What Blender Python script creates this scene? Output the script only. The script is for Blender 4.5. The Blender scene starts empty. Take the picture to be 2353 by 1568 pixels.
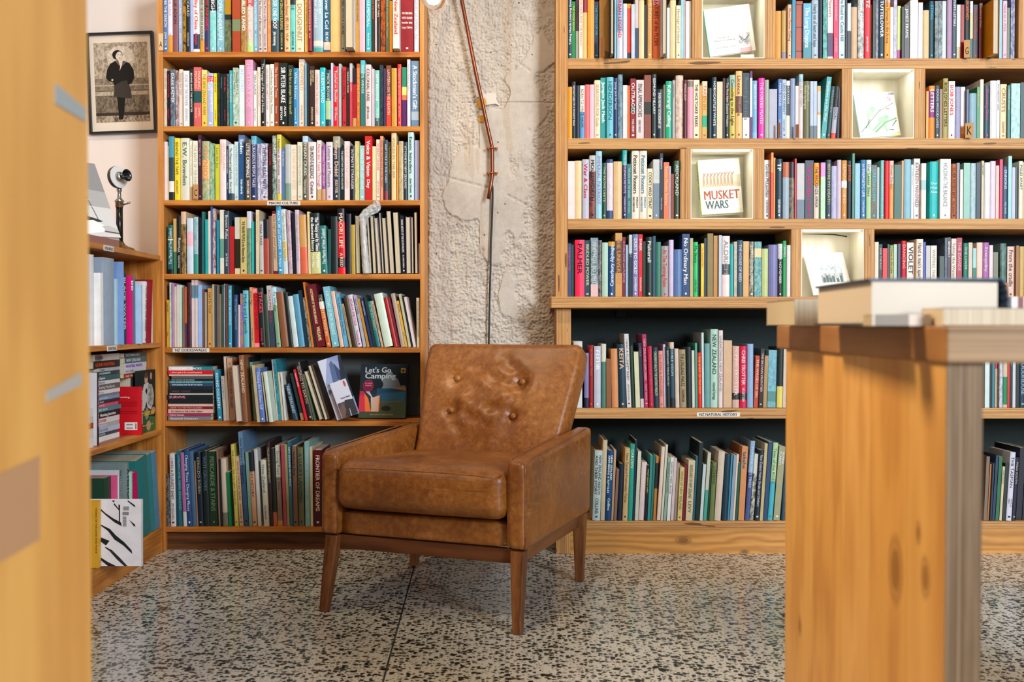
import bpy, bmesh, math, random
from math import radians as R, sin, cos, pi, sqrt, exp
from mathutils import Vector, Matrix, noise

random.seed(7)
SC = bpy.context.scene
COL = SC.collection

# ------------------------------------------------------------------ camera, world, lights, exposure
EYE = 0.84
FPX = 2288.0
PITCH = math.atan(38 / FPX)
cam_d = bpy.data.cameras.new('camera')
cam = bpy.data.objects.new('camera', cam_d)
COL.objects.link(cam)
cam.location = (0, 0, EYE)
cam.rotation_euler = (pi / 2 - PITCH, 0, 0)
cam_d.sensor_width = 36.0
cam_d.lens = 36.0 * FPX / 2353
cam_d.clip_start = 0.02
cam_d.dof.use_dof = True
cam_d.dof.focus_distance = 3.45
cam_d.dof.aperture_fstop = 5.0
SC.camera = cam

world = bpy.data.worlds.new('world')
SC.world = world
world.use_nodes = True
bg = world.node_tree.nodes['Background']
bg.inputs[0].default_value = (0.86, 0.95, 1.0, 1)
bg.inputs[1].default_value = 0.075

def area(name, loc, target, size, size_y, power, col, spread=180):
    d = bpy.data.lights.new(name, 'AREA')
    d.shape = 'RECTANGLE'; d.size = size; d.size_y = size_y
    d.energy = power; d.color = col; d.spread = R(spread)
    o = bpy.data.objects.new(name, d); COL.objects.link(o)
    o.location = loc
    o.rotation_euler = (Vector(target) - Vector(loc)).to_track_quat('-Z', 'Y').to_euler()
    return o

def spot(name, loc, target, power, col, angle=70, blend=0.6, rad=0.04):
    d = bpy.data.lights.new(name, 'SPOT')
    d.energy = power; d.color = col; d.spot_size = R(angle); d.spot_blend = blend; d.shadow_soft_size = rad
    o = bpy.data.objects.new(name, d); COL.objects.link(o)
    o.location = loc
    o.rotation_euler = (Vector(target) - Vector(loc)).to_track_quat('-Z', 'Y').to_euler()
    return o

# daylight window behind the camera on the right, warm track spots on the ceiling
area('window_light', (4.6, -4.2, 3.1), (0.1, 3.6, 0.7), 1.9, 3.0, 800, (0.86, 0.93, 1.0))
area('far_window_light', (-0.6, -3.2, 2.0), (0.2, 3.6, 0.8), 2.6, 1.8, 18, (0.95, 0.97, 1.0))
for sx, pw_ in ((-1.05, 64), (-0.2, 50), (0.75, 40), (1.7, 38)):
    spot('track_spot', (sx, 2.5, 2.95), (sx + 0.1, 3.75, 1.15), pw_, (1.0, 0.78, 0.52), 78, 0.9, 0.05)
spot('track_spot', (-0.9, 0.5, 3.0), (-1.0, 2.2, 0.6), 30, (1.0, 0.75, 0.48), 75, 0.9, 0.06)

area('warm_fill_light', (-0.80, 1.45, 2.7), (0.55, 1.35, 0.45), 0.4, 0.4, 15, (1.0, 0.74, 0.44), 80)  # warm fill added from the left to brighten the counter's side
SC.view_settings.view_transform = 'Standard'
SC.view_settings.look = 'None'
SC.view_settings.gamma = 1.0
SC.view_settings.use_curve_mapping = False
SC.view_settings.exposure = 0.0

# ------------------------------------------------------------------ projecting photo pixels to places
CP, SP = cos(PITCH), sin(PITCH)
def ray(px, py):
    a = (px - 1176.5) / FPX; b = (784.0 - py) / FPX
    return Vector((a, CP + b * SP, -SP + b * CP))
def at_y(px, py, Y):
    d = ray(px, py); t = Y / d.y
    return Vector((d.x * t, Y, EYE + d.z * t))
def at_z(px, py, Z):
    d = ray(px, py); t = (Z - EYE) / d.z
    return Vector((d.x * t, d.y * t, Z))
def at_x(px, py, X):
    d = ray(px, py); t = X / d.x
    return Vector((X, d.y * t, EYE + d.z * t))

# ------------------------------------------------------------------ helpers
def lin(h):
    if isinstance(h, str):
        if len(h) == 3: h = ''.join(c * 2 for c in h)
        h = [int(h[i:i + 2], 16) / 255 for i in (0, 2, 4)]
    return tuple((c / 12.92 if c <= 0.04045 else ((c + 0.055) / 1.055) ** 2.4) for c in h)

class MB:
    """collects faces of one mesh"""
    def __init__(s):
        s.v = []; s.f = []; s.m = []
    def add(s, vs, fs, mi=0, M=None):
        b = len(s.v)
        s.v += [tuple(M @ Vector(p)) for p in vs] if M is not None else [tuple(p) for p in vs]
        for k, f in enumerate(fs):
            s.f.append(tuple(b + i for i in f)); s.m.append(mi[k] if isinstance(mi, (list, tuple)) else mi)
        return s
    def box(s, x0, x1, y0, y1, z0, z1, mi=0, M=None):
        vs = [(x, y, z) for z in (z0, z1) for y in (y0, y1) for x in (x0, x1)]
        return s.add(vs, [(0, 2, 3, 1), (4, 5, 7, 6), (0, 1, 5, 4), (2, 6, 7, 3), (0, 4, 6, 2), (1, 3, 7, 5)], mi, M)
    def prism(s, pts, z0, z1, mi=0, M=None):
        n = len(pts)
        vs = [(x, y, z0) for x, y in pts] + [(x, y, z1) for x, y in pts]
        fs = [tuple(range(n - 1, -1, -1)), tuple(range(n, 2 * n))] + [(i, (i + 1) % n, n + (i + 1) % n, n + i) for i in range(n)]
        return s.add(vs, fs, mi, M)
    def tube(s, pts, r, n=10, mi=0, cap=True):
        pts = [Vector(p) for p in pts]; rings = []
        rr = r if isinstance(r, (list, tuple)) else [r] * len(pts)
        up = None
        for i, p in enumerate(pts):
            t = (pts[min(i + 1, len(pts) - 1)] - pts[max(i - 1, 0)]).normalized()
            if up is None:
                up = Vector((0, 0, 1)) if abs(t.z) < 0.9 else Vector((1, 0, 0))
            a = t.cross(up).normalized(); b = a.cross(t).normalized(); up = b
            rings.append([p + (a * cos(2 * pi * k / n) + b * sin(2 * pi * k / n)) * rr[i] for k in range(n)])
        vs = [q for ring in rings for q in ring]; fs = []
        for i in range(len(pts) - 1):
            for k in range(n):
                fs.append((i * n + k, i * n + (k + 1) % n, (i + 1) * n + (k + 1) % n, (i + 1) * n + k))
        if cap:
            fs.append(tuple(range(n - 1, -1, -1))); e = (len(pts) - 1) * n
            fs.append(tuple(range(e, e + n)))
        return s.add(vs, fs, mi)
    def lathe(s, prof, n=24, mi=0, M=None):
        vs = [(r * cos(2 * pi * k / n), r * sin(2 * pi * k / n), z) for r, z in prof for k in range(n)]
        fs = []
        for i in range(len(prof) - 1):
            for k in range(n):
                fs.append((i * n + k, i * n + (k + 1) % n, (i + 1) * n + (k + 1) % n, (i + 1) * n + k))
        fs.append(tuple(range(n - 1, -1, -1))); e = (len(prof) - 1) * n
        fs.append(tuple(range(e, e + n)))
        return s.add(vs, fs, mi, M)
    def build(s, name, mats, parent=None, smooth=False, local=False, bevel=0, seg=2):
        off = Vector((0, 0, 0))
        if parent is not None and not local:
            off = parent.matrix_basis.translation
        me = bpy.data.meshes.new(name)
        me.from_pydata([tuple(Vector(p) - off) for p in s.v], [], s.f)
        if not isinstance(mats, (list, tuple)): mats = [mats]
        for m in mats: me.materials.append(m)
        me.polygons.foreach_set('material_index', s.m)
        if smooth: me.polygons.foreach_set('use_smooth', [True] * len(me.polygons))
        me.update()
        o = bpy.data.objects.new(name, me); COL.objects.link(o)
        if parent is not None: o.parent = parent
        if bevel:
            b = o.modifiers.new('bevel', 'BEVEL'); b.width = bevel; b.segments = seg; b.limit_method = 'ANGLE'; b.angle_limit = R(40)
        return o

def tag(o, label=None, cat=None, group=None, kind=None):
    if label: o['label'] = label
    if cat: o['category'] = cat
    if group: o['group'] = group
    if kind: o['kind'] = kind
    return o
def thing(name, label, cat, loc=(0, 0, 0), rz=0, group=None):
    o = bpy.data.objects.new(name, None); COL.objects.link(o)
    o.empty_display_size = 0.1
    o.location = loc; o.rotation_euler = (0, 0, rz)
    o.matrix_basis = Matrix.Translation(loc) @ Matrix.Rotation(rz, 4, 'Z')
    return tag(o, label, cat, group)

# ------------------------------------------------------------------ materials
MATS = {}
def nodes(name):
    m = bpy.data.materials.new(name); m.use_nodes = True
    nt = m.node_tree; p = nt.nodes['Principled BSDF']
    return m, nt, p
def N(nt, typ, **kw):
    n = nt.nodes.new(typ)
    for k, v in kw.items(): setattr(n, k, v)
    return n
def setin(n, **kw):
    for k, v in kw.items():
        n.inputs[k.replace('_', ' ')].default_value = v
def ramp(nt, stops, interp='LINEAR'):
    r = N(nt, 'ShaderNodeValToRGB'); r.color_ramp.interpolation = interp
    el = r.color_ramp.elements
    el[0].position, el[0].color = stops[0][0], (*stops[0][1], 1)
    el[1].position, el[1].color = stops[-1][0], (*stops[-1][1], 1)
    for pos, c in stops[1:-1]:
        e = el.new(pos); e.color = (*c, 1)
    return r
def coords(nt, scale=(1, 1, 1), kind='Object', loc=(0, 0, 0)):
    t = N(nt, 'ShaderNodeTexCoord'); mp = N(nt, 'ShaderNodeMapping')
    mp.inputs['Scale'].default_value = scale; mp.inputs['Location'].default_value = loc
    nt.links.new(t.outputs[kind], mp.inputs['Vector'])
    return mp.outputs['Vector']
def noise_n(nt, vec, scale, detail=3, rough=0.55, dist=0.0):
    n = N(nt, 'ShaderNodeTexNoise')
    nt.links.new(vec, n.inputs['Vector'])
    setin(n, Scale=scale, Detail=detail, Roughness=rough, Distortion=dist)
    return n.outputs['Fac']
def mix(nt, fac, a, b, blend='MIX'):
    n = N(nt, 'ShaderNodeMix', data_type='RGBA', blend_type=blend)
    for sock, val in ((n.inputs[0], fac), (n.inputs[6], a), (n.inputs[7], b)):
        if isinstance(val, (int, float)): sock.default_value = val
        elif isinstance(val, tuple): sock.default_value = (*val[:3], 1)
        else: nt.links.new(val, sock)
    return n.outputs[2]
def math_n(nt, op, a, b=None, clamp=False):
    n = N(nt, 'ShaderNodeMath', operation=op, use_clamp=clamp)
    for i, v in enumerate((a, b)):
        if v is None: continue
        if isinstance(v, (int, float)): n.inputs[i].default_value = v
        else: nt.links.new(v, n.inputs[i])
    return n.outputs[0]
def bump(nt, p, h, strength=0.2, dist=0.002):
    b = N(nt, 'ShaderNodeBump'); setin(b, Strength=strength, Distance=dist)
    nt.links.new(h, b.inputs['Height']); nt.links.new(b.outputs[0], p.inputs['Normal'])

def plain(col, rough=0.5, metal=0.0, name=None, spec=0.5):
    key = ('plain', str(col), rough, metal)
    if key in MATS: return MATS[key]
    m, nt, p = nodes(name or 'plain'); c = lin(col) if isinstance(col, str) else col
    p.inputs['Base Color'].default_value = (*c, 1)
    setin(p, Roughness=rough, Metallic=metal); p.inputs['Specular IOR Level'].default_value = spec
    vec = coords(nt); n = noise_n(nt, vec, 60, 2)
    nt.links.new(math_n(nt, 'ADD', math_n(nt, 'MULTIPLY', n, 0.12), rough - 0.06), p.inputs['Roughness'])
    MATS[key] = m
    return m
def ink(col):
    key = ('ink', col)
    if key not in MATS:
        m, nt, p = nodes('ink'); p.inputs['Base Color'].default_value = (*lin(col), 1); setin(p, Roughness=0.6)
        p.inputs['Specular IOR Level'].default_value = 0.2
        MATS[key] = m
    return MATS[key]
def cover(col, photo=None):
    """book cover: printed card with slight uneven tone; photo = second colour of a printed picture"""
    key = ('cover', col, photo)
    if key in MATS: return MATS[key]
    m, nt, p = nodes('book_cover'); c = lin(col)
    vec = coords(nt)
    if photo:
        n = noise_n(nt, coords(nt, (1, 0.4, 0.55)), 95, 5, 0.65, 0.8)
        r = ramp(nt, [(0.40, c), (0.5, tuple((a + b) / 2 for a, b in zip(c, lin(photo)))), (0.6, lin(photo))])
        nt.links.new(n, r.inputs[0]); colr = r.outputs[0]
    else:
        n = noise_n(nt, vec, 25, 3)
        k = math_n(nt, 'ADD', math_n(nt, 'MULTIPLY', n, 0.35), 0.82)
        colr = mix(nt, 1.0, c, k, 'MULTIPLY')
    nt.links.new(colr, p.inputs['Base Color'])
    setin(p, Roughness=0.42); p.inputs['Specular IOR Level'].default_value = 0.4
    MATS[key] = m
    return m
def paper_mat():
    if 'paper' in MATS: return MATS['paper']
    m, nt, p = nodes('paper_edges')
    n = noise_n(nt, coords(nt, (900, 3, 3)), 1.0, 2)
    r = ramp(nt, [(0.3, lin('b0a084')), (0.7, lin('ddd2bb'))]); nt.links.new(n, r.inputs[0])
    nt.links.new(r.outputs[0], p.inputs['Base Color']); setin(p, Roughness=0.85)
    MATS['paper'] = m
    return m

def wood(name, light, dark, axis='x', fine=90, rough=0.5, streak=0.6, big=3.0, knots=(), lam=None, dots=False):
    """sawn timber; axis = direction of the grain; lam = axis along which ply layers alternate"""
    m, nt, p = nodes(name)
    s = {'x': (0.06, 1, 1), 'y': (1, 0.06, 1), 'z': (1, 1, 0.06)}[axis]
    vec = coords(nt, s)
    a = noise_n(nt, vec, fine, 4, 0.6, 0.3)
    b = noise_n(nt, vec, big * 4, 3, 0.5, 1.2)
    w = N(nt, 'ShaderNodeTexWave', wave_type='BANDS', bands_direction={'x': 'Z', 'y': 'X', 'z': 'X'}[axis])
    sv = {'x': (0.25, 1, 1), 'y': (1, 0.25, 1), 'z': (1, 1, 0.22)}[axis]
    nt.links.new(coords(nt, sv), w.inputs['Vector']); setin(w, Scale=big * 2.2, Distortion=7.0, Detail=2.5)
    w.inputs['Detail Scale'].default_value = 1.6
    f = math_n(nt, 'ADD', math_n(nt, 'MULTIPLY', a, streak), math_n(nt, 'MULTIPLY', b, 0.3))
    f = math_n(nt, 'ADD', f, math_n(nt, 'MULTIPLY', w.outputs['Fac'], 0.25 if lam is None else 0.05))
    if lam:
        ws = {'x': (400, 0, 0), 'y': (0, 400, 0), 'z': (0, 0, 400)}[lam]
        ln = noise_n(nt, coords(nt, tuple(q if q else 1.2 for q in ws)), 1.0, 1.5, 0.5)
        f = math_n(nt, 'ADD', f, math_n(nt, 'MULTIPLY', ln, 1.5)); f = math_n(nt, 'SUBTRACT', f, 0.68)
    r = ramp(nt, [(0.28, lin(light)), (0.85, lin(dark))]); nt.links.new(f, r.inputs[0])
    colr = r.outputs[0]
    if dots:
        d = noise_n(nt, coords(nt, {'x': (7, 60, 60), 'z': (60, 60, 7), 'y': (60, 7, 60)}[axis]), 1.0, 1)
        dm = math_n(nt, 'GREATER_THAN', d, 0.74)
        colr = mix(nt, math_n(nt, 'MULTIPLY', dm, 0.8), colr, tuple(c * 0.25 for c in lin(dark)))
    for (kx, ky, kz, kr) in knots:
        t = N(nt, 'ShaderNodeTexCoord')
        v = N(nt, 'ShaderNodeVectorMath', operation='SUBTRACT'); nt.links.new(t.outputs['Object'], v.inputs[0]); v.inputs[1].default_value = (kx, ky, kz)
        mp = N(nt, 'ShaderNodeMapping'); nt.links.new(v.outputs[0], mp.inputs['Vector'])
        mp.inputs['Scale'].default_value = {'x': (0.55, 1, 1), 'y': (1, 0.55, 1), 'z': (1, 1, 0.55)}[axis]
        ln_ = N(nt, 'ShaderNodeVectorMath', operation='LENGTH'); nt.links.new(mp.outputs[0], ln_.inputs[0])
        wob = math_n(nt, 'ADD', ln_.outputs['Value'], math_n(nt, 'MULTIPLY', math_n(nt, 'SUBTRACT', a, 0.5), kr * 0.8))
        rr = ramp(nt, [(0.0, (0.9,) * 3), (0.45, (0.85,) * 3), (0.6, (0.35,) * 3), (0.75, (0.55,) * 3), (1.0, (0.0,) * 3)])
        nt.links.new(math_n(nt, 'MULTIPLY', wob, 1 / (kr * 1.9)), rr.inputs[0])
        colr = mix(nt, math_n(nt, 'MULTIPLY', rr.outputs[0], 0.8), colr, tuple(c * 0.45 for c in lin(dark)))
    nt.links.new(colr, p.inputs['Base Color'])
    setin(p, Roughness=rough); p.inputs['Specular IOR Level'].default_value = 0.35
    bump(nt, p, a, 0.12, 0.001)
    return m

# ------------------------------------------------------------------ flat lettering
TXT = {}
def text_polys(s, bold=False):
    key = (s, bold)
    if key in TXT: return TXT[key]
    cu = bpy.data.curves.new('t', 'FONT'); cu.body = s; cu.size = 1.0; cu.resolution_u = 2
    ob = bpy.data.objects.new('t', cu)
    me = bpy.data.meshes.new_from_object(ob)
    vs = [(v.co.x, v.co.y) for v in me.vertices]; fs = [tuple(p.vertices) for p in me.polygons]
    bpy.data.objects.remove(ob); bpy.data.curves.remove(cu); bpy.data.meshes.remove(me)
    w = 1.0
    if vs:
        x0 = min(v[0] for v in vs); x1 = max(v[0] for v in vs)
        vs = [(x - x0, y) for x, y in vs]; w = x1 - x0
        if bold:                                          # heavier strokes: the same outline laid twice, slightly apart
            n = len(vs); vs = vs + [(x + 0.045, y) for x, y in vs]; fs = fs + [tuple(i + n for i in f) for f in fs]; w += 0.045
    TXT[key] = (vs, fs, w)
    return TXT[key]
CAP = 0.70
def flat_text(mb, s, origin, ux, uy, length, height, mi=0, align='l', bold=True, maxst=1.3):
    """lay text on a plane: origin = left end of the baseline, ux / uy unit vectors, fits in length x height(cap)"""
    vs, fs, w = text_polys(s, bold)
    sy = height / CAP; sx = sy
    if w * sx > length: sx = length / w
    elif w * sx < length * 0.9: sx = min(length / w, sy * maxst)
    if sx < sy * 0.5: sy = sx / 0.5
    o = Vector(origin)
    if align == 'c': o = o + Vector(ux) * ((length - w * sx) / 2)
    ux = Vector(ux); uy = Vector(uy)
    nv = ux.cross(uy) * 0.00015; half = len(vs) // 2 if bold else len(vs)
    mb.add([o + ux * (x * sx) + uy * (y * sy) + (nv if i >= half else nv * 0) for i, (x, y) in enumerate(vs)], fs, mi)
# ------------------------------------------------------------------ room shell
BACK_Y = 3.95
LEFT_F, RIGHT_U, RIGHT_L = 3.68, 3.70, 3.63        # fronts of the left case, right upper and right lower case

def terrazzo():
    m, nt, p = nodes('terrazzo')
    vec = coords(nt)
    wob = N(nt, 'ShaderNodeTexNoise'); nt.links.new(vec, wob.inputs['Vector']); setin(wob, Scale=45.0, Detail=1.0)
    va = N(nt, 'ShaderNodeVectorMath', operation='MULTIPLY_ADD'); nt.links.new(wob.outputs['Color'], va.inputs[0])
    va.inputs[1].default_value = (0.016, 0.016, 0); nt.links.new(vec, va.inputs[2])
    def layer(sc, thr, rad):
        v = N(nt, 'ShaderNodeTexVoronoi', feature='F1', voronoi_dimensions='2D'); nt.links.new(va.outputs[0], v.inputs['Vector']); setin(v, Scale=sc)
        sep = N(nt, 'ShaderNodeSeparateColor'); nt.links.new(v.outputs['Color'], sep.inputs[0])
        size = math_n(nt, 'MULTIPLY', math_n(nt, 'SUBTRACT', sep.outputs[0], thr), rad)
        mk = math_n(nt, 'MULTIPLY', math_n(nt, 'SUBTRACT', size, v.outputs['Distance']), 14.0, True)
        return mk, sep.outputs[1]
    m1, c1 = layer(72.0, 0.10, 0.74)
    m2, c2 = layer(130.0, 0.35, 0.8)
    m3, c3 = layer(55.0, 0.62, 0.9)
    big = noise_n(nt, vec, 2.2, 3)
    base = ramp(nt, [(0.3, lin('c2c0b8')), (0.7, lin('dedcd3'))]); nt.links.new(big, base.inputs[0])
    grain = noise_n(nt, vec, 300, 2)
    bc = mix(nt, 0.5, base.outputs[0], math_n(nt, 'ADD', grain, 0.45), 'MULTIPLY')
    chip = ramp(nt, [(0.0, lin('0d1413')), (0.55, lin('1d2724')), (0.8, lin('39403a')), (1.0, lin('5d4b38'))])
    nt.links.new(c1, chip.inputs[0])
    chip2 = ramp(nt, [(0.0, lin('161d1b')), (1.0, lin('6d675a'))]); nt.links.new(c2, chip2.inputs[0])
    col = mix(nt, math_n(nt, 'MULTIPLY', m2, 0.75), bc, chip2.outputs[0])
    col = mix(nt, math_n(nt, 'MULTIPLY', m3, 0.35), col, lin('d8d2c4'))
    col = mix(nt, m1, col, chip.outputs[0])
    nt.links.new(col, p.inputs['Base Color'])
    rn = noise_n(nt, vec, 9, 3)
    nt.links.new(math_n(nt, 'ADD', math_n(nt, 'MULTIPLY', rn, 0.16), 0.10), p.inputs['Roughness'])
    return m
floor_o = MB().box(-4, 5, -4, 4.2, -0.05, -0.004).build('floor', plain('3a3d3a', 0.8))
tag(floor_o, kind='structure')
tz = terrazzo()
j0 = at_z(955, 1290, 0); j1 = at_z(880, 1568, 0)
jx = lambda y: j0.x + (j1.x - j0.x) * (y - j0.y) / (j1.y - j0.y)
g = 0.0025
MB().prism([(-4, -4), (jx(-4) - g, -4), (jx(4.2) - g, 4.2), (-4, 4.2)], -0.02, 0).build('slab', tz, floor_o, local=True)
MB().prism([(jx(-4) + g, -4), (5, -4), (5, 4.2), (jx(4.2) + g, 4.2)], -0.02, 0).build('slab', tz, floor_o, local=True)

def plaster(name, col):
    m, nt, p = nodes(name)
    n = noise_n(nt, coords(nt), 3.5, 4); c = lin(col)
    r = ramp(nt, [(0.3, tuple(x * 0.92 for x in c)), (0.7, c)]); nt.links.new(n, r.inputs[0])
    nt.links.new(r.outputs[0], p.inputs['Base Color']); setin(p, Roughness=0.75)
    bump(nt, p, noise_n(nt, coords(nt), 220, 2), 0.06, 0.001)
    return m
wallm = plaster('painted_wall', 'f3e6dc')
tag(MB().box(-4, 5, BACK_Y, BACK_Y + 0.1, 0, 3.2).build('wall_back', wallm), kind='structure')
tag(MB().box(-1.92, -1.80, 1.9, BACK_Y, 0, 3.2).build('wall_left', wallm), kind='structure')

# concrete column between the two bookcases: really chipped, board-marked relief
def concrete():
    m, nt, p = nodes('concrete')
    vec = coords(nt)
    n1 = noise_n(nt, vec, 3.5, 5, 0.6); n2 = noise_n(nt, vec, 40, 6, 0.7); n3 = noise_n(nt, coords(nt, (6, 1, 0.6)), 2, 3)
    r = ramp(nt, [(0.25, lin('a89f95')), (0.5, lin('cac1b6')), (0.8, lin('ddd5cb'))])
    nt.links.new(math_n(nt, 'ADD', math_n(nt, 'MULTIPLY', n1, 0.6), math_n(nt, 'MULTIPLY', n2, 0.4)), r.inputs[0])
    col = mix(nt, math_n(nt, 'MULTIPLY', math_n(nt, 'GREATER_THAN', n3, 0.62), 0.3), r.outputs[0], lin('b79a76'))
    v = N(nt, 'ShaderNodeTexVoronoi', feature='F1'); nt.links.new(vec, v.inputs['Vector']); setin(v, Scale=38.0)
    sep = N(nt, 'ShaderNodeSeparateColor'); nt.links.new(v.outputs['Color'], sep.inputs[0])
    pit = math_n(nt, 'MULTIPLY', math_n(nt, 'LESS_THAN', v.outputs['Distance'], math_n(nt, 'MULTIPLY', math_n(nt, 'SUBTRACT', sep.outputs[0], 0.72), 0.55)), 1.0)
    col = mix(nt, math_n(nt, 'MULTIPLY', pit, 0.85), col, lin('2e2820'))
    nt.links.new(col, p.inputs['Base Color']); setin(p, Roughness=0.9)
    bump(nt, p, math_n(nt, 'SUBTRACT', noise_n(nt, vec, 150, 6, 0.75), pit), 0.9, 0.003)
    return m
CY = 3.83
cx0, cx1 = at_y(984, 500, CY).x, at_y(1274, 500, CY).x + 0.012
GROOVES = [((1118, 91), (1217, 163)), ((1000, 401), (1120, 432)), ((1166, 449), (1246, 490)), ((1165, 745), (1203, 742)), ((1170, 785), (1203, 742)), ((1043, 155), (1067, 168)), ((1092, 667), (1150, 637)), ((1195, 597), (1211, 588))]
GROOVES = [(at_y(*a, CY), at_y(*b, CY)) for a, b in GROOVES]
jz = at_y(1176, 236, CY).z
def crust(x, z):
    q = Vector((x * 3.4 + 11, z * 2.6, 3.3))
    big = noise.fractal(q, 0.9, 2.0, 4)
    rough = max(0.0, min(1.0, (big + 0.10 + (0.22 if x < (cx0 + cx1) / 2 - 0.05 else -0.04)) / 0.05))
    d = 0.0035 - 0.0065 * rough
    if rough > 0.02:
        d += rough * (0.0048 * noise.fractal(Vector((x * 34, z * 34, 1)), 0.7, 2.1, 5) + 0.0050 * noise.noise(Vector((x * 120, z * 120, 5))))
    else:
        d += 0.0007 * noise.noise(Vector((x * 14, z * 14, 2)))
    for a, b in GROOVES:
        ab = Vector((b.x - a.x, b.z - a.z)); ap = Vector((x - a.x, z - a.z))
        t = max(0, min(1, ap.dot(ab) / ab.length_squared)); r_ = (ap - ab * t).length
        if r_ < 0.012: d -= 0.005 * exp(-(r_ / 0.005) ** 2) * (0.4 + 0.6 * (0.5 + 0.5 * sin(t * 40)))
    if abs(z - jz) < 0.006 and x > -0.2: d -= 0.004 * exp(-((z - jz) / 0.002) ** 2)
    e = min(x - cx0, cx1 - x)
    if e < 0.012: d -= 0.012 * (1 - e / 0.012) ** 2 * (0.6 + 0.8 * abs(noise.noise(Vector((0, z * 30, 0)))))
    return d
nx, nz = 130, 560
zt = 2.35
vs = []; fs = []
for i in range(nz + 1):
    for j in range(nx + 1):
        x = cx0 + (cx1 - cx0) * j / nx; z = zt * i / nz
        vs.append((x, CY - crust(x, z), z))
for i in range(nz):
    for j in range(nx):
        a = i * (nx + 1) + j
        fs.append((a, a + 1, a + nx + 2, a + nx + 1))
cmb = MB().add(vs, fs)
cmb.box(cx0, cx1, CY + 0.012, BACK_Y, 0, zt)
for xx in (cx0, cx1):                                    # ragged sides back to the wall
    j = 0 if xx == cx0 else nx
    b = len(cmb.v)
    for i in range(nz + 1):
        cmb.v.append(tuple(vs[i * (nx + 1) + j])); cmb.v.append((xx, CY + 0.014, zt * i / nz))
    for i in range(nz):
        q = (b + 2 * i, b + 2 * i + 1, b + 2 * i + 3, b + 2 * i + 2)
        cmb.f.append(q if j else q[::-1]); cmb.m.append(0)
column = cmb.build('column', concrete(), smooth=False)
tag(column, kind='structure')
def blob(cx, cy, rx, ry, seed, n=22, y=CY - 0.0065):
    rnd = random.Random(seed); c = at_y(cx, cy, y); pts = []
    k = 3.62 / FPX * 1.05
    for i in range(n):
        a = 2 * pi * i / n; q = 1 + rnd.uniform(-.14, .14)
        pts.append((c.x + rx * k * cos(a) * q, c.z + ry * k * sin(a) * q))
    return pts
def slab_xz(mb, pts, y0, y1, mi=0):
    n = len(pts)
    mb.add([(x, y0, z) for x, z in pts] + [(x, y1, z) for x, z in pts],
           [tuple(range(n)), tuple(range(2 * n - 1, n - 1, -1))] + [((i + 1) % n, i, n + i, n + (i + 1) % n) for i in range(n)], mi)
b_ = MB(); slab_xz(b_, [(at_y(x, y, CY).x, at_y(x, y, CY).z) for x, y in [(1099, 229), (1101, 221), (1108, 220), (1112, 217), (1121, 215), (1133, 214), (1138, 215), (1141, 220), (1140, 228), (1145, 238), (1146, 243), (1138, 239), (1130, 240), (1119, 242), (1112, 241), (1105, 243), (1100, 238)]][::-1], CY - 0.0062, CY + 0.004)
b_.build('filler_patch', plain('d8d0c6', 0.7), column)
for i, (qx, qy, rx, ry) in enumerate(((1107, 237, 10, 14), (1107, 273, 8, 8))):
    b_ = MB(); slab_xz(b_, blob(qx, qy, rx, ry, 20 + i), CY - 0.0075, CY + 0.004); b_.build('glue_patch', plain('cf9a2c', 0.5), column)

# ------------------------------------------------------------------ timber
orange = lambda nm, ax, **k: wood(nm, 'e09a46', 'a05a20', ax, 120, 0.42, 0.75, 2.2, **k)
wL_x = orange('stained_pine_x', 'x'); wL_z = orange('stained_pine_z', 'z'); wL_y = orange('stained_pine_y', 'y')
wLp_z = wood('side_panel_pine', 'e3a462', 'b8742f', 'z', 120, 0.45, 0.7, 2.0)
ply_x = wood('ply_edge_x', 'd3a264', '8c5626', 'x', 200, 0.55, 0.5, 2.0, lam='z', dots=True)
ply_z = wood('ply_edge_z', 'd3a062', '8c5626', 'z', 200, 0.55, 0.5, 2.0, lam='x', dots=True)
backL = plain('737e7c', 0.8, name='back_board_grey')
backR = plain('142424', 0.8, name='back_board_dark')
cream = wood('cream_painted_ply', 'eeeadc', 'e2dac0', 'z', 90, 0.5, 0.6, 2.0)
white_card = plain('ded9d0', 0.6); black_ink = ink('111')

# left bookcase
Lx0, Lx1 = at_y(363, 500, LEFT_F).x, at_y(975, 500, LEFT_F).x
Lin0, Lin1 = at_y(376, 500, LEFT_F).x, at_y(965, 500, LEFT_F).x
LROWS = [('A', 119), ('B', 290), ('C', 460), ('D', 630), ('E', 799), ('F', 968), ('G', 1211)]
LZ = {k: at_y(670, y, LEFT_F).z for k, y in LROWS}
caseL = thing('bookcase', 'tall orange-stained timber bookcase standing behind the left arm of the leather armchair', 'bookcase', ((Lx0 + Lx1) / 2, LEFT_F + 0.13, 0))
LB = BACK_Y - 0.01
LTOP = 2.15
MB().box(Lx0, Lin0, LEFT_F, LB, 0, LTOP).build('side_panel', wLp_z, caseL, bevel=0.0015)
MB().box(Lin1, Lx1, LEFT_F, LB, 0, LTOP).build('side_panel', wLp_z, caseL, bevel=0.0015)
MB().box(Lin0, Lin1, LB - 0.012, LB, 0.0, LTOP).build('back_panel', backL, caseL)
TH_L = 12 / FPX * LEFT_F
for k, y in LROWS:
    MB().box(Lin0, Lin1, LEFT_F, LB - 0.012, LZ[k] - TH_L, LZ[k]).build('shelf', wL_x, caseL, bevel=0.0015)
MB().box(Lin0, Lin1, LEFT_F, LB - 0.012, LTOP - TH_L, LTOP).build('shelf', wL_x, caseL, bevel=0.0015)
MB().box(Lin0, Lin1, LEFT_F + 0.02, LEFT_F + 0.04, 0, LZ['G'] - TH_L).build('plinth', wood('dark_plinth', '7a4a25', '3d2210', 'x', 120, 0.5, 0.7), caseL)

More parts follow.
